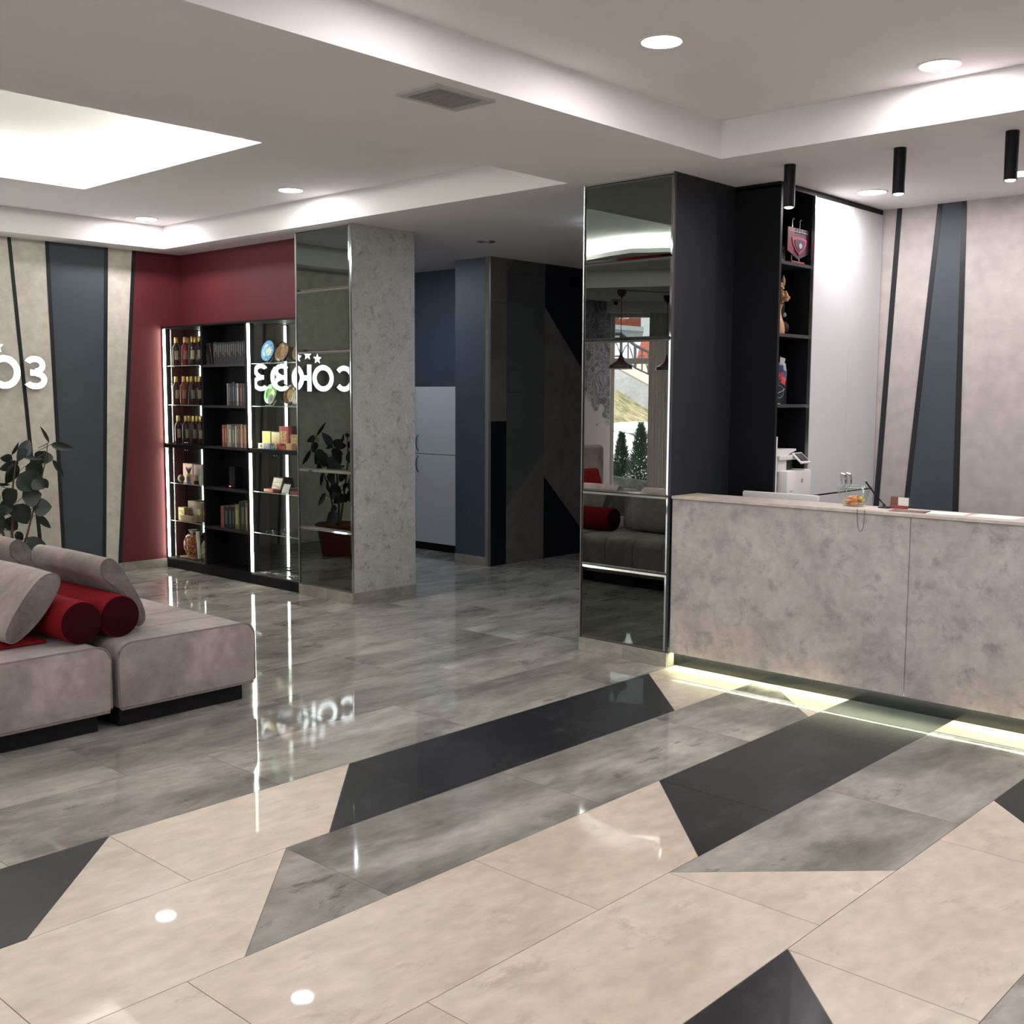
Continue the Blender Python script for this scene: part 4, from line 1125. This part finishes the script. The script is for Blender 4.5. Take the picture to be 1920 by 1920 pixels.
# facing the room (-Y) the text reads along +X; letters: C O YU Z
H2 = .147
obj('letter_es', solid_letter(lambda b: arc_letter(b, 3.600, ZS, .142, H2, 42, 318)), MT['signlight'], sign)
obj('letter_o', solid_letter(lambda b: arc_letter(b, 3.897, ZS, .148, H2, 0, 360, 36)), MT['signlight'], sign)
def yu(b):
    bm_box(b, 4.060, 4.060+TH, S0, S1, ZS-H2, ZS+H2)
    bm_box(b, 4.060+TH, 4.175, S0, S1, ZS-TH/2, ZS+TH/2)
    arc_letter(b, 4.302, ZS, .142, H2, 0, 360, 36)
bm = bmesh.new(); yu(bm)
obj('letter_yu', bm, MT['signlight'], sign)
def ze(b):
    arc_letter(b, 4.575, ZS+.066, .098, .081, 150, -85, 24, .050)
    arc_letter(b, 4.578, ZS-.066, .107, .083, -150, 85, 24, .050)
    bm_box(b, 4.535, 4.60, S0, S1, ZS-.026, ZS+.024)
bm = bmesh.new(); ze(bm)
obj('letter_ze', bm, MT['signlight'], sign)
for cx, cz in ((3.975, 2.140), (4.110, 2.178), (4.245, 2.150)):
    pts = []
    for k in range(10):
        rr = .058 if k % 2 == 0 else .026
        a = PI/2+k*PI/5
        pts.append((cx+rr*math.cos(a), cz+rr*math.sin(a)))
    obj('star', prism(pts, S0, S1, 'y'), MT['signlight'], sign)
for x in (3.6, 3.897, 4.088, 4.30, 4.58):
    obj('spacer', bx(x-.01 if x != 3.897 else x-.13, x+.01 if x != 3.897 else x-.11, S1-.001, WY, ZS+H2-.03, ZS+H2-.015), MT['steel'], sign)

MT['sign_body'] = plain('sign_side', (.55, .55, .62), .4)
for o in kids(sign):
    if o.name.startswith(('letter', 'star')):
        o.data.materials.append(MT['sign_body'])
        for pg in o.data.polygons:
            pg.material_index = 0 if pg.normal.y < -.9 else 1
# ================================================================ LOUNGE
def module_parts(t, x0, x1, y0, n, plinth=True, L_=1.25):
    step = L_/n
    rr = .075
    def prof(a, b, z0, z1, r_):
        pts = [(a+.012, z0), (b-.012, z0), (b, z0+.02)]
        for k in range(7):
            an = k*PI/12
            pts.append((b-r_+r_*math.cos(an), z1-r_+r_*math.sin(an)))
        for k in range(7):
            an = PI/2+k*PI/12
            pts.append((a+r_+r_*math.cos(an), z1-r_+r_*math.sin(an)))
        pts.append((a, z0+.02))
        return pts
    P_ = prof(x0, x1, .105, .447, rr)
    for i in range(n):
        a, b = y0+i*step+(.004 if i else 0), y0+(i+1)*step-(.004 if i < n-1 else 0)
        bm = bmesh.new(); bm_prism(bm, P_, a, b, 'y')
        es = [e_ for e_ in bm.edges if abs(e_.verts[0].co.y-e_.verts[1].co.y) < 1e-6]
        bmesh.ops.bevel(bm, geom=es, offset=.013, segments=3, profile=.5, affect='EDGES')
        obj('seat_segment', bm, MT['velvet'], t, smooth=True)
    q = prof(x0-.001, x1+.001, .103, .449, rr)
    obj('piping', tube([(a, y0+.006, b) for a, b in q], .0055, 6, True), MT['piping'], t, smooth=True)
    if plinth:
        obj('plinth', bx(x0+.02, x1-.055, y0+.055, y0+L_-.05, 0.004, .107), MT['black'], t)
        for a in (x0+.035, x1-.085):
            for b in (y0+.06, y0+L_-.09):
                obj('foot', bx(a, a+.03, b, b+.03, 0, .006), MT['black_gloss'], t)
MODS = [((2.785, 3.612, 5.312), 'mauve velvet sofa module nearest the display cases, seamed across'),
        ((1.90, 2.742, 5.312), 'mauve velvet sofa module at the photo edge with a red pad'),
        ((2.785, 3.612, 6.575), 'mauve velvet sofa module behind the one nearest the display cases'),
        ((1.90, 2.742, 6.575), 'mauve velvet sofa module behind the one with the red pad')]
for (x0, x1, y0), lb in MODS:
    t = thing('sofa_module', lb, 'sofa', ((x0+x1)/2, y0+.62, 0), group='sofa modules of the lounge island')
    module_parts(t, x0, x1, y0, 4)
def smooth_poly(pts, it=2):
    for _ in range(it):
        q = []
        for i in range(len(pts)):
            a, b = pts[i], pts[(i+1) % len(pts)]
            q.append((a[0]*.75+b[0]*.25, a[1]*.75+b[1]*.25)); q.append((a[0]*.25+b[0]*.75, a[1]*.25+b[1]*.75))
        pts = q
    return pts
def cushion(label, prof, y0, y1, group):
    t = thing('wedge_cushion', label, 'cushion', (sum(p[0] for p in prof)/len(prof), (y0+y1)/2, min(p[1] for p in prof)), group=group)
    pr_ = smooth_poly(prof, 2)
    cx = sum(p[0] for p in pr_)/len(pr_); cz = sum(p[1] for p in pr_)/len(pr_)
    bm = bmesh.new()
    rings = []
    for y, s_ in ((y0, .93), (y0+.008, .985), (y0+.02, 1), (y0+.25*(y1-y0), 1.02), ((y0+y1)/2, 1.03), (y0+.75*(y1-y0), 1.02), (y1-.02, 1), (y1-.008, .985), (y1, .93)):
        rings.append([bm.verts.new((cx+(a-cx)*s_, y, cz+(b-cz)*s_)) for a, b in pr_])
    n = len(pr_)
    for A, B in zip(rings, rings[1:]):
        for k in range(n):
            l = (k+1) % n
            bm.faces.new((A[k], A[l], B[l], B[k]))
    c0 = bm.verts.new((cx, y0-.006, cz)); c1 = bm.verts.new((cx, y1+.006, cz))
    for k in range(n):
        l = (k+1) % n
        f0 = bm.faces.new((rings[0][l], rings[0][k], c0)); f1 = bm.faces.new((rings[-1][k], rings[-1][l], c1))
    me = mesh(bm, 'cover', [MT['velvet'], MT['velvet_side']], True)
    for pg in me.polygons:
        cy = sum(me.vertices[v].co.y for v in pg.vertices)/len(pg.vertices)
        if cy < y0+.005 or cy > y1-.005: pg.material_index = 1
    obj('cover', me, None, t)
    obj('seam_piping', tube([(cx+(a-cx)*.99, y0+.006, cz+(b-cz)*.99) for a, b in pr_], .003, 5, True), MT['piping'], t)
    return t
C1P = [(2.838, .83), (2.885, .868), (2.945, .83), (3.02, .70), (3.075, .60), (3.10, .51), (3.075, .464), (3.03, .464), (3.012, .56), (2.955, .66), (2.885, .73), (2.845, .76)]
C2P = [(2.55, .822), (2.60, .812), (2.612, .768), (2.585, .705), (2.50, .585), (2.40, .502), (2.34, .478), (2.315, .51), (2.33, .57), (2.405, .69), (2.49, .79)]
cushion('mauve wedge cushion propped behind the longer red bolster', C1P, 5.585, 6.42, 'wedge cushions of the lounge')
cushion('large mauve wedge cushion leaning on the front red bolster', C2P, 5.555, 6.30, 'wedge cushions of the lounge')
cushion('mauve wedge cushion at the back, seen below the plant leaves', C1P, 6.70, 7.40, 'wedge cushions of the lounge')
def bolster(label, x, y0, y1, z, rad=.111):
    t = thing('bolster', label, 'cushion', (x, (y0+y1)/2, z-rad), group='red bolsters of the lounge')
    bm = bmesh.new()
    bm_lathe(bm, [(rad*.97, 0), (rad, .01), (rad*1.01, (y1-y0)*.5), (rad, y1-y0-.01), (rad*.97, y1-y0)], 36, cap=False)
    bm.transform(Matrix.Translation((x, y0, z)) @ Matrix.Rotation(-PI/2, 4, 'X'))
    obj('cover', bm, MT['red_velvet'], t, smooth=True)
    for yy, s_ in ((y0, -1), (y1, 1)):
        bm = bmesh.new()
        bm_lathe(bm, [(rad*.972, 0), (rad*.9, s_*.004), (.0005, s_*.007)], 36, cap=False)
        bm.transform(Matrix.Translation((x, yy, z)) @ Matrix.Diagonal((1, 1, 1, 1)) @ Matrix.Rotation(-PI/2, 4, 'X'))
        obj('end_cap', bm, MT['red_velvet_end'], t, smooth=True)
    return t
bolster('shorter red bolster under the large wedge cushion', 2.660, 5.45, 6.25, .5605)
bolster('longer red bolster lying against the upright wedge cushion', 2.886, 5.475, 6.36, .5605)
bolster('red bolster further back on the island, seen in the mirrored pillar', 3.20, 6.45, 6.98, .5605)
single('red_pad', bx(1.95, 2.545, 5.60, 6.30, .4535, .469, bev=.006), MT['red_velvet'], 'flat red seat pad under the large wedge cushion', 'cushion')

# far chaise by the window (seen in the mirror)
t = thing('chaise', 'high-backed mauve chaise by the window, seen in the mirrored pillar', 'sofa', (-.3, 9.5, 0))
for i in range(4):
    a = -.91+i*.3
    bm = bx(a, a+.3, 9.24, 9.93, .10, .46, bev=.05, seg=4)
    obj('seat_segment', bm, MT['velvet'], t, smooth=True)
obj('high_back', bx(-.915, .30, 9.86, 10.05, .10, 1.06, bev=.06, seg=4), MT['velvet'], t, smooth=True)
obj('plinth', bx(-.85, .25, 9.29, 9.9, 0, .10), MT['black'], t)
bm = bx(-.20, .20, -.06, .06, 0, .28, bev=.055, seg=4); bm.transform(Matrix.Translation((-.36, 9.655, .480)) @ Matrix.Rotation(-.3, 4, 'X'))
single('throw_cushion', bm, MT['red_velvet'], 'square red cushion on the far chaise, seen in the mirrored pillar', 'cushion', smooth=True)

# ================================================================ RUBBER PLANT
pl = thing('rubber_plant', 'tall dark-leaved rubber plant in a dull red pot by the cream wall', 'plant', (4.10, 9.60, 0))
PX, PY = 4.10, 9.60
obj('pot', lathe([(.17, 0), (.18, .01), (.235, .30), (.25, .30), (.255, .345), (.24, .35), (.23, .32)], 32, c=(PX, PY, 0)), MT['terracotta'], pl, smooth=True)
obj('soil', lathe([(.0005, .318), (.228, .318)], 24, c=(PX, PY, 0), cap=False), MT['soil'], pl)
obj('stem', tube([(PX, PY, .31), (PX-.005, PY, .55), (PX+.01, PY, .74), (PX+.02, PY, .95), (PX+.05, PY, 1.15), (PX+.12, PY, 1.22)], [.014, .013, .011, .009, .007, .004], 8), MT['stem'], pl, smooth=True)
obj('stem', tube([(PX-.03, PY+.02, .31), (PX-.10, PY+.02, .7), (PX-.14, PY, 1.05), (PX-.13, PY, 1.35)], [.012, .010, .008, .004], 8), MT['stem'], pl, smooth=True)
obj('stem', tube([(PX+.03, PY-.02, .31), (PX+.10, PY-.04, .5), (PX+.17, PY-.05, .75), (PX+.24, PY-.03, .95), (PX+.32, PY, 1.18), (PX+.335, PY, 1.30)], [.011, .010, .008, .006, .005, .003], 8), MT['stem'], pl, smooth=True)
def leaf_mesh(A, B, w_, yaw_, cup_):
    A, B = Vector(A), Vector(B)
    L_ = (B-A).length
    ax = (B-A).normalized()
    side = ax.cross(Vector((0, 1, 0))).normalized()
    side = (Matrix.Rotation(yaw_, 3, ax) @ side)
    up = ax.cross(side)
    bm = bmesh.new()
    n = 8; rows = []
    for i in range(n+1):
        u_ = i/n
        hw = L_*w_*.5*math.sin(PI*min(1, u_**.8))**.75 if 0 < i < n else .0015
        c = A+ax*(L_*u_)-up*(cup_*L_*(u_*u_))
        rows.append([bm.verts.new(c+side*(hw*k)+up*(abs(k)*hw*.22)) for k in (-1, -.5, 0, .5, 1)])
    for a, b in zip(rows, rows[1:]):
        for k in range(4): bm.faces.new((a[k], a[k+1], b[k+1], b[k]))
    return bm
LEAVES = [(4.424, 1.315, 4.337, 1.454, 0.18), (4.441, 1.296, 4.601, 1.259, 0.35), (4.421, 1.239, 4.39, 1.127, 1.0), (4.47, 1.16, 4.573, 1.005, 0.25), (4.189, 1.182, 4.289, 1.343, 0.45), (4.189, 1.182, 4.136, 1.265, 0.9), (4.098, 1.22, 4.127, 1.319, 0.25), (4.197, 1.196, 4.348, 1.172, 0.2), (4.181, 1.146, 4.016, 1.096, 0.4), (4.159, 1.147, 4.067, 0.966, 0.45), (4.118, 1.191, 4.006, 1.195, 0.5), (4.244, 1.115, 4.393, 1.007, 0.85), (4.356, 0.994, 4.412, 0.918, 0.6), (4.155, 1.047, 4.28, 0.911, 0.85), (4.268, 0.998, 4.338, 0.922, 0.8), (4.176, 0.845, 4.322, 0.872, 0.85), (4.02, 0.84, 4.129, 0.92, 0.85), (4.259, 0.753, 4.391, 0.758, 0.75), (4.316, 0.909, 4.344, 0.769, 0.25), (4.131, 0.79, 4.217, 0.618, 0.65), (4.3, 0.692, 4.414, 0.565, 0.35), (3.976, 0.787, 4.066, 0.759, 0.9), (4.041, 0.668, 4.154, 0.569, 0.6), (3.961, 0.61, 4.057, 0.624, 0.8), (4.139, 0.552, 4.186, 0.461, 0.55), (4.136, 0.473, 4.214, 0.353, 0.4), (4.198, 0.503, 4.356, 0.313, 0.4), (3.997, 0.97, 4.116, 0.956, 0.2), (4.043, 0.725, 4.116, 0.777, 0.7)]
random.seed(21)
for i in range(16):
    z = random.uniform(.5, 1.4); x = 3.97+random.uniform(-.12, .05)
    a = random.uniform(0, 6.28); L_ = random.uniform(.14, .2)
    LEAVES.append((x, z, x-.02+L_*math.cos(a)*.8-.05, z+L_*math.sin(a), random.uniform(.4, .7)))
for i, (ax_, az_, bx_, bz_, w_) in enumerate(LEAVES):
    dy = random.uniform(-.12, .06)
    A, B = (ax_, PY+dy*.5, az_), (bx_, PY+dy+random.uniform(-.05, .02), bz_)
    m = MT['leaf_pale'] if i in (4, 5, 8) else MT['leaf']
    obj('leaf', leaf_mesh(A, B, w_*(1.35 if w_ > .38 else 1.1), random.uniform(-.35, .35), random.choice((-.06, .06, .1))), m, pl, smooth=True)
    # petiole back to the nearest stem height
    if i < 29:
        sx = PX+(.02 if ax_ < 4.25 else .25 if az_ > .9 else .12)
        obj('petiole', tube([A, ((A[0]*.6+sx*.4), PY, A[2]-.03), (sx, PY, max(.35, A[2]-.05))], .003, 5), MT['leaf'], pl)

# ================================================================ CORRIDOR CUPBOARD
cb_ = thing('storage_cupboard', 'pale grey four-door cupboard standing in the corridor', 'cupboard', (8.62, 9.0, 0))
obj('carcass', bx(8.585, 8.675, 8.355, 9.885, .09, 1.84), cm((.10, .10, .105), .5), cb_)
obj('plinth', bx(8.60, 8.675, 8.355, 9.885, 0, .09), MT['black'], cb_)
for a, b in ((8.36, 9.373), (9.379, 9.88)):
    for z0, z1 in ((.092, 1.086), (1.093, 1.838)):
        dr = obj('door', bx(8.566, 8.584, a, b, z0, z1, bev=.001, seg=1), MT['cabinet_white'], cb_)
        yy = b-.045 if a < 9 else a+.045
        zz = (1.12, 1.30) if z0 > 1 else (.88, 1.06)
        s_ = 1
        obj('handle', tube([(8.566, yy, zz[0]), (8.545, yy+.01, zz[0]+.03), (8.540, yy+.014, zz[0]+.09), (8.545, yy+.01, zz[1]-.03), (8.566, yy, zz[1])], [.006, .005, .006, .005, .006], 7), cm((.07, .07, .075), .35), dr, smooth=True)

# ================================================================ WINDOW BAY (seen only in the mirror)
def wobj(name, boxes, mat, parent=None, **k):
    return obj(name, wprisms(*[wbox(*b) for b in boxes]), mat, parent, **k)
win = wobj('window_1', [(0.0, .05, .06, .12, .28, 2.95), (.57, .62, .06, .12, .28, 2.95), (.05, .57, .06, .12, 2.90, 2.95), (.05, .57, .06, .12, .28, .33), (.05, .57, .06, .12, 2.225, 2.305)], cm((.62, .58, .56), .5))
win['kind'] = 'structure'
wobj('pane', [(.05, .57, .085, .092, .33, 2.225)], MT['glass'], win)
wobj('pane', [(.05, .57, .085, .092, 2.305, 2.90)], MT['glass'], win)
struct('trim_1', wprisms(wbox(-.40, 4.5, -.10, .0, 2.955, 3.12)), MT['ceiling'])
for i, s0 in enumerate((.555, 1.10)):
    cu = bmesh.new()
    n = 22; pts = []
    for k in range(n+1):
        s_ = s0+.42*k/n
        pts.append((s_, -.06+.022*math.sin(k*1.25)))
    poly = [wpt(s_, n_) for s_, n_ in pts]+[wpt(s_, n_+.004) for s_, n_ in pts[::-1]]
    bm_prism(cu, poly, .03, 2.955)
    single('curtain', cu, cm((.50, .47, .45), .9), ('grey-beige curtain panel hanging beside the mirrored window', 'grey-beige curtain panel further from the mirrored window')[i], 'curtain')
# marbled mural on the left wall beside the window
mm, tt, bb = new_mat('marbled_mural')
N_, L_2 = tt.nodes, tt.links
tc_ = N_.new('ShaderNodeTexCoord')
wv = N_.new('ShaderNodeTexNoise'); wv.inputs['Scale'].default_value = 1.6; wv.inputs['Detail'].default_value = 6; wv.inputs['Distortion'].default_value = 3.5
L_2.new(tc_.outputs['Object'], wv.inputs['Vector'])
rp_ = N_.new('ShaderNodeValToRGB'); el = rp_.color_ramp.elements
el[0].position, el[0].color = .30, (.05, .045, .055, 1)
el[1].position, el[1].color = .72, (.12, .10, .13, 1)
for p_, c_ in ((.42, (.16, .14, .17)), (.47, (.42, .38, .42)), (.52, (.10, .09, .11)), (.58, (.36, .32, .37)), (.62, (.09, .08, .10))):
    q_ = el.new(p_); q_.color = c4(c_)
L_2.new(wv.outputs['Fac'], rp_.inputs[0])
sx_ = N_.new('ShaderNodeSeparateXYZ'); L_2.new(tc_.outputs['Object'], sx_.inputs[0])
nn = N_.new('ShaderNodeTexNoise'); nn.inputs['Scale'].default_value = 2.2; nn.inputs['Detail'].default_value = 5; nn.inputs['Distortion'].default_value = 1.5
L_2.new(tc_.outputs['Object'], nn.inputs['Vector'])
a1 = N_.new('ShaderNodeMath'); a1.operation = 'MULTIPLY_ADD'; a1.inputs[1].default_value = 1.6
L_2.new(nn.outputs['Fac'], a1.inputs[0]); L_2.new(sx_.outputs[2], a1.inputs[2])
a2 = N_.new('ShaderNodeMapRange'); a2.inputs[1].default_value = 2.30; a2.inputs[2].default_value = 2.42
L_2.new(a1.outputs[0], a2.inputs[0])
mx_ = N_.new('ShaderNodeMix'); mx_.data_type = 'RGBA'
mx_.inputs[6].default_value = (.62, .55, .56, 1)
L_2.new(a2.outputs[0], mx_.inputs[0]); L_2.new(rp_.outputs[0], mx_.inputs[7])
L_2.new(mx_.outputs[2], bb.inputs['Base Color']); bb.inputs['Roughness'].default_value = .6
obj('mural', bx(-1.40, 1.0, WY-.004, WY, .09, 3.12), mm, wl)
# two bell pendants, smoke alarm, ceiling cable
for i, (x, y) in enumerate(((-.015, 8.925), (-1.075, 8.94))):
    t = thing('bell_pendant', ('dark bell-shaped pendant lamp in the window bay, nearer the chaise', 'dark bell-shaped pendant lamp in the window bay, beside the curtain')[i], 'pendant lamp', (x, y, ZC))
    obj('canopy', lathe([(.06, 0), (.06, -.03), (.045, -.07), (.015, -.095), (.006, -.12)], 20), cm((.035, .015, .018), .35), t, local=True, smooth=True)
    obj('cord', tube([(0, 0, -.11), (0.004, 0, -.5), (0, 0, -.83)], .004, 6), MT['black'], t, local=True)
    obj('shade', lathe([(.008, -.80), (.02, -.85), (.05, -.91), (.11, -.95), (.145, -.97), (.15, -1.01), (.145, -1.02), (.14, -1.012), (.13, -.975), (.04, -.92)], 28, cap=False), cm((.035, .012, .016), .3), t, local=True, smooth=True)
    obj('inner_rim', lathe([(.144, -1.013), (.150, -1.0155), (.150, -1.022), (.140, -1.022)], 28, cap=False), cm((.75, .70, .66), .6), t, local=True)
t = thing('ceiling_camera', 'small white dome camera on the bay ceiling', 'camera', (-1.1, 9.85, ZC))
obj('mount', bx(-.05, .05, -.05, .05, -.03, 0, bev=.006), MT['grey_plastic'], t, local=True)
bm = bmesh.new(); bmesh.ops.create_icosphere(bm, subdivisions=2, radius=.032, matrix=Matrix.Translation((0, 0, -.05)))
obj('lens_ball', bm, MT['black_gloss'], t, local=True, smooth=True)
single('ceiling_cable', tube([(-.03, 8.93, 3.112), (-.3, 8.75, 3.109), (-.5, 8.62, 3.105), (-.75, 8.60, 3.112), (-.45, 8.72, 3.112), (-.1, 8.87, 3.113)], .004, 6), MT['black'], 'loose black cable looped along the bay ceiling', 'cable')

# ================================================================ OUTSIDE THE WINDOW
gd = struct('ground_outside', bx(-40, -2.2, 10.45, 60, -.3, -.05), cm((.20, .19, .17), .9))
def slope(name, pts, mat, th=.3):
    bm = bmesh.new()
    A = [bm.verts.new(p) for p in pts]; B = [bm.verts.new((p[0], p[1], p[2]-th)) for p in pts]
    n = len(pts); bm.faces.new(A); bm.faces.new(B[::-1])
    for i in range(n):
        j = (i+1) % n; bm.faces.new((A[j], A[i], B[i], B[j]))
    return obj(name, bm, mat)
GR = [(-3.57, 12.08, 0.25), (-4.26, 11.15, 0.27), (-12.03, 16.61, 1.34), (-10.22, 17.37, 2.17)]
WA = [(-10.38, 17.49, 2.17), (-11.38, 16.15, 1.15), (-11.37, 16.16, 1.81), (-10.38, 17.5, 2.7)]
TE = [(-10.53, 17.62, 2.71), (-11.53, 16.27, 1.81), (-14.48, 18.35, 2.57), (-13.35, 19.86, 3.09)]
PA = [(-12.66, 19.12, 2.83), (-13.18, 18.44, 2.54), (-13.32, 18.25, 3.52), (-12.66, 19.13, 3.61)]
BR = [(-16.4, 22.46, 1.91), (-17.33, 21.23, 1.91), (-17.3, 21.27, 4.84), (-16.37, 22.49, 4.85)]
BR2 = [(-14.8, 19.61, 2.44), (-15.43, 18.73, 2.13), (-15.42, 18.75, 3.42), (-14.79, 19.62, 3.42)]
RA = [(-11.08, 17.89, 3.35), (-11.36, 17.53, 3.35), (-11.58, 17.24, 3.06), (-11.79, 16.95, 2.89), (-12.02, 16.63, 2.69)]
RB = [(-11.09, 17.89, 2.78), (-11.37, 17.52, 2.79), (-11.58, 17.23, 2.49), (-11.79, 16.95, 2.33), (-12.02, 16.62, 2.14)]
PL = [(-2.86, 11.52, 0.46), (-3.52, 10.64, 0.31)]
TH = [(-3.89, 11.82, 0.25), (-3.77, 11.32, 0.28), (-4.04, 12.13, 0.22)]
SN = [(-4.67, 12.45, 0.71), (-5.63, 12.68, 0.83), (-6.11, 13.69, 0.92), (-4.66, 11.79, 0.45), (-7.57, 14.25, 1.12)]

def thick(name, pts, mat, n, parent=None):
    """flat polygon given a thickness along vector n"""
    bm = bmesh.new()
    A = [bm.verts.new(p) for p in pts]; B = [bm.verts.new((p[0]+n[0], p[1]+n[1], p[2]+n[2])) for p in pts]
    k = len(pts); bm.faces.new(A[::-1]); bm.faces.new(B)
    for i in range(k):
        j = (i+1) % k; bm.faces.new((A[i], A[j], B[j], B[i]))
    return obj(name, bm, mat, parent)
OUTN = (-.8*.4, .6*.4, 0)
g = slope('grass_bank', GR, cloudy('winter_grass', [(.35, (.12, .13, .06)), (.5, (.30, .27, .14)), (.65, (.46, .37, .24))], nscale=3, rough=.95, distort=1), .6); g['kind'] = 'structure'
bm = bmesh.new()
for i, p_ in enumerate(SN):
    random.seed(i)
    ret = bmesh.ops.create_icosphere(bm, subdivisions=3, radius=1, matrix=Matrix.Translation((p_[0], p_[1], p_[2]-.05)) @ Matrix.Rotation(2.5, 4, 'Z') @ Matrix.Diagonal((1.1, .55, .16, 1)))
    for v_ in ret['verts']: v_.co += Vector((random.uniform(-1, 1), random.uniform(-1, 1), random.uniform(-.3, .3)))*.05
sn = single('snow', bm, cm((.88, .90, .93), .8), 'melting snow lying on the grass bank outside the window', 'snow', smooth=True)
sn['kind'] = 'stuff'
thick('retaining_wall', WA, cloudy('concrete', [(.3, (.36, .36, .38)), (.7, (.52, .52, .55))], nscale=2, rough=.8), OUTN)['kind'] = 'structure'
thick('terrace', TE, cm((.55, .50, .42), .9), (0, 0, -.15))['kind'] = 'structure'
thick('coping', [(a, b, c-.12) for a, b, c in TE[:2]]+[(a, b, c+.03) for a, b, c in TE[1::-1]], cm((.30, .26, .2), .9), (.12, -.09, 0))['kind'] = 'structure'
thick('white_parapet', PA, cm((.66, .68, .72), .7), OUTN)['kind'] = 'structure'
thick('parapet_cap', [(a, b, c-.0) for a, b, c in PA[:1:-1]]+[(a, b, c+.12) for a, b, c in PA[2:]], cm((.80, .82, .85), .7), (.15, -.11, 0))['kind'] = 'structure'
bk, bt, bb2 = new_mat('brickwork')
br_ = bt.nodes.new('ShaderNodeTexBrick'); tcb = bt.nodes.new('ShaderNodeTexCoord'); mpb = bt.nodes.new('ShaderNodeMapping')
mpb.inputs['Rotation'].default_value = (PI/2, 0, 0); mpb.inputs['Scale'].default_value = (1, 1, 1)
bt.links.new(tcb.outputs['Object'], mpb.inputs[0]); bt.links.new(mpb.outputs[0], br_.inputs[0])
br_.inputs['Color1'].default_value = (.58, .13, .07, 1); br_.inputs['Color2'].default_value = (.50, .11, .06, 1); br_.inputs['Mortar'].default_value = (.35, .12, .08, 1)
br_.inputs['Scale'].default_value = 2.2; br_.inputs['Mortar Size'].default_value = .03
bt.links.new(br_.outputs[0], bb2.inputs['Base Color'])
thick('brick_house', BR, bk, OUTN)['kind'] = 'structure'
thick('brick_house', BR2, bk, OUTN)['kind'] = 'structure'
rl = thing('stair_railing', 'dark metal stair railing with arched infill outside the mirrored window', 'railing', RB[0])
obj('handrail', tube(RA, .045, 6), cm((.06, .06, .07), .4), rl)
obj('bottom_rail', tube(RB, .025, 6), cm((.06, .06, .07), .4), rl)
for i in range(len(RA)-1):
    for k in range(2):
        q0 = Vector(RA[i]).lerp(Vector(RA[i+1]), k/2); q1 = Vector(RB[i]).lerp(Vector(RB[i+1]), k/2)
        obj('post', tube([q0, q1], .02 if k else .04, 6), cm((.06, .06, .07), .4), rl)
    a0, a1 = Vector(RB[i]), Vector(RB[i+1])
    obj('arch', tube([a0.lerp(a1, t_/8)+Vector((0, 0, .42*math.sin(PI*t_/8))) for t_ in range(9)], .014, 5), cm((.06, .06, .07), .4), rl)
pn = Vector(PL[1])-Vector(PL[0])
thick('granite_planter', [PL[0], PL[1], (PL[1][0], PL[1][1], -.1), (PL[0][0], PL[0][1], -.1)], cloudy('granite', [(.4, (.04, .045, .042)), (.6, (.10, .11, .10))], nscale=9, rough=.3), (-.16, .12, 0))['kind'] = 'structure'
for i, (p_, h_, w_) in enumerate(zip(TH[:2], (.86, 1.02), (.27, .34))):
    t = thing('thuja', ('slim pointed evergreen shrub outside the window', 'fuller evergreen shrub right of the slim one outside', 'low evergreen shrub at the edge of the window outside')[i], 'shrub', (p_[0], p_[1], p_[2]-.35))
    h_ += .35
    bm = bmesh.new(); random.seed(40+i)
    for k in range(2600):
        u_ = random.random()**1.1; a = random.uniform(0, 6.28)
        rr = w_*(1-u_)**.8*(.45+.55*random.random())+.01
        c_ = Vector((rr*math.cos(a), rr*math.sin(a), .06+u_*h_*.94))
        d_ = Vector((math.cos(a), math.sin(a), 1.1)).normalized()*random.uniform(.05, .10)
        sd = Vector((-math.sin(a), math.cos(a), random.uniform(-.4, .4)))*.016
        q = [bm.verts.new(c_-sd), bm.verts.new(c_+sd), bm.verts.new(c_+d_)]
        bm.faces.new(q)
    fo = obj('foliage', bm, cloudy('thuja_green', [(.3, (.018, .045, .022)), (.7, (.05, .10, .05))], nscale=9, rough=.7), t, local=True)
    fo['kind'] = 'stuff'
    obj('trunk', tube([(0, 0, 0), (0, 0, h_*.8)], [.02, .006], 6), MT['stem'], t, local=True)
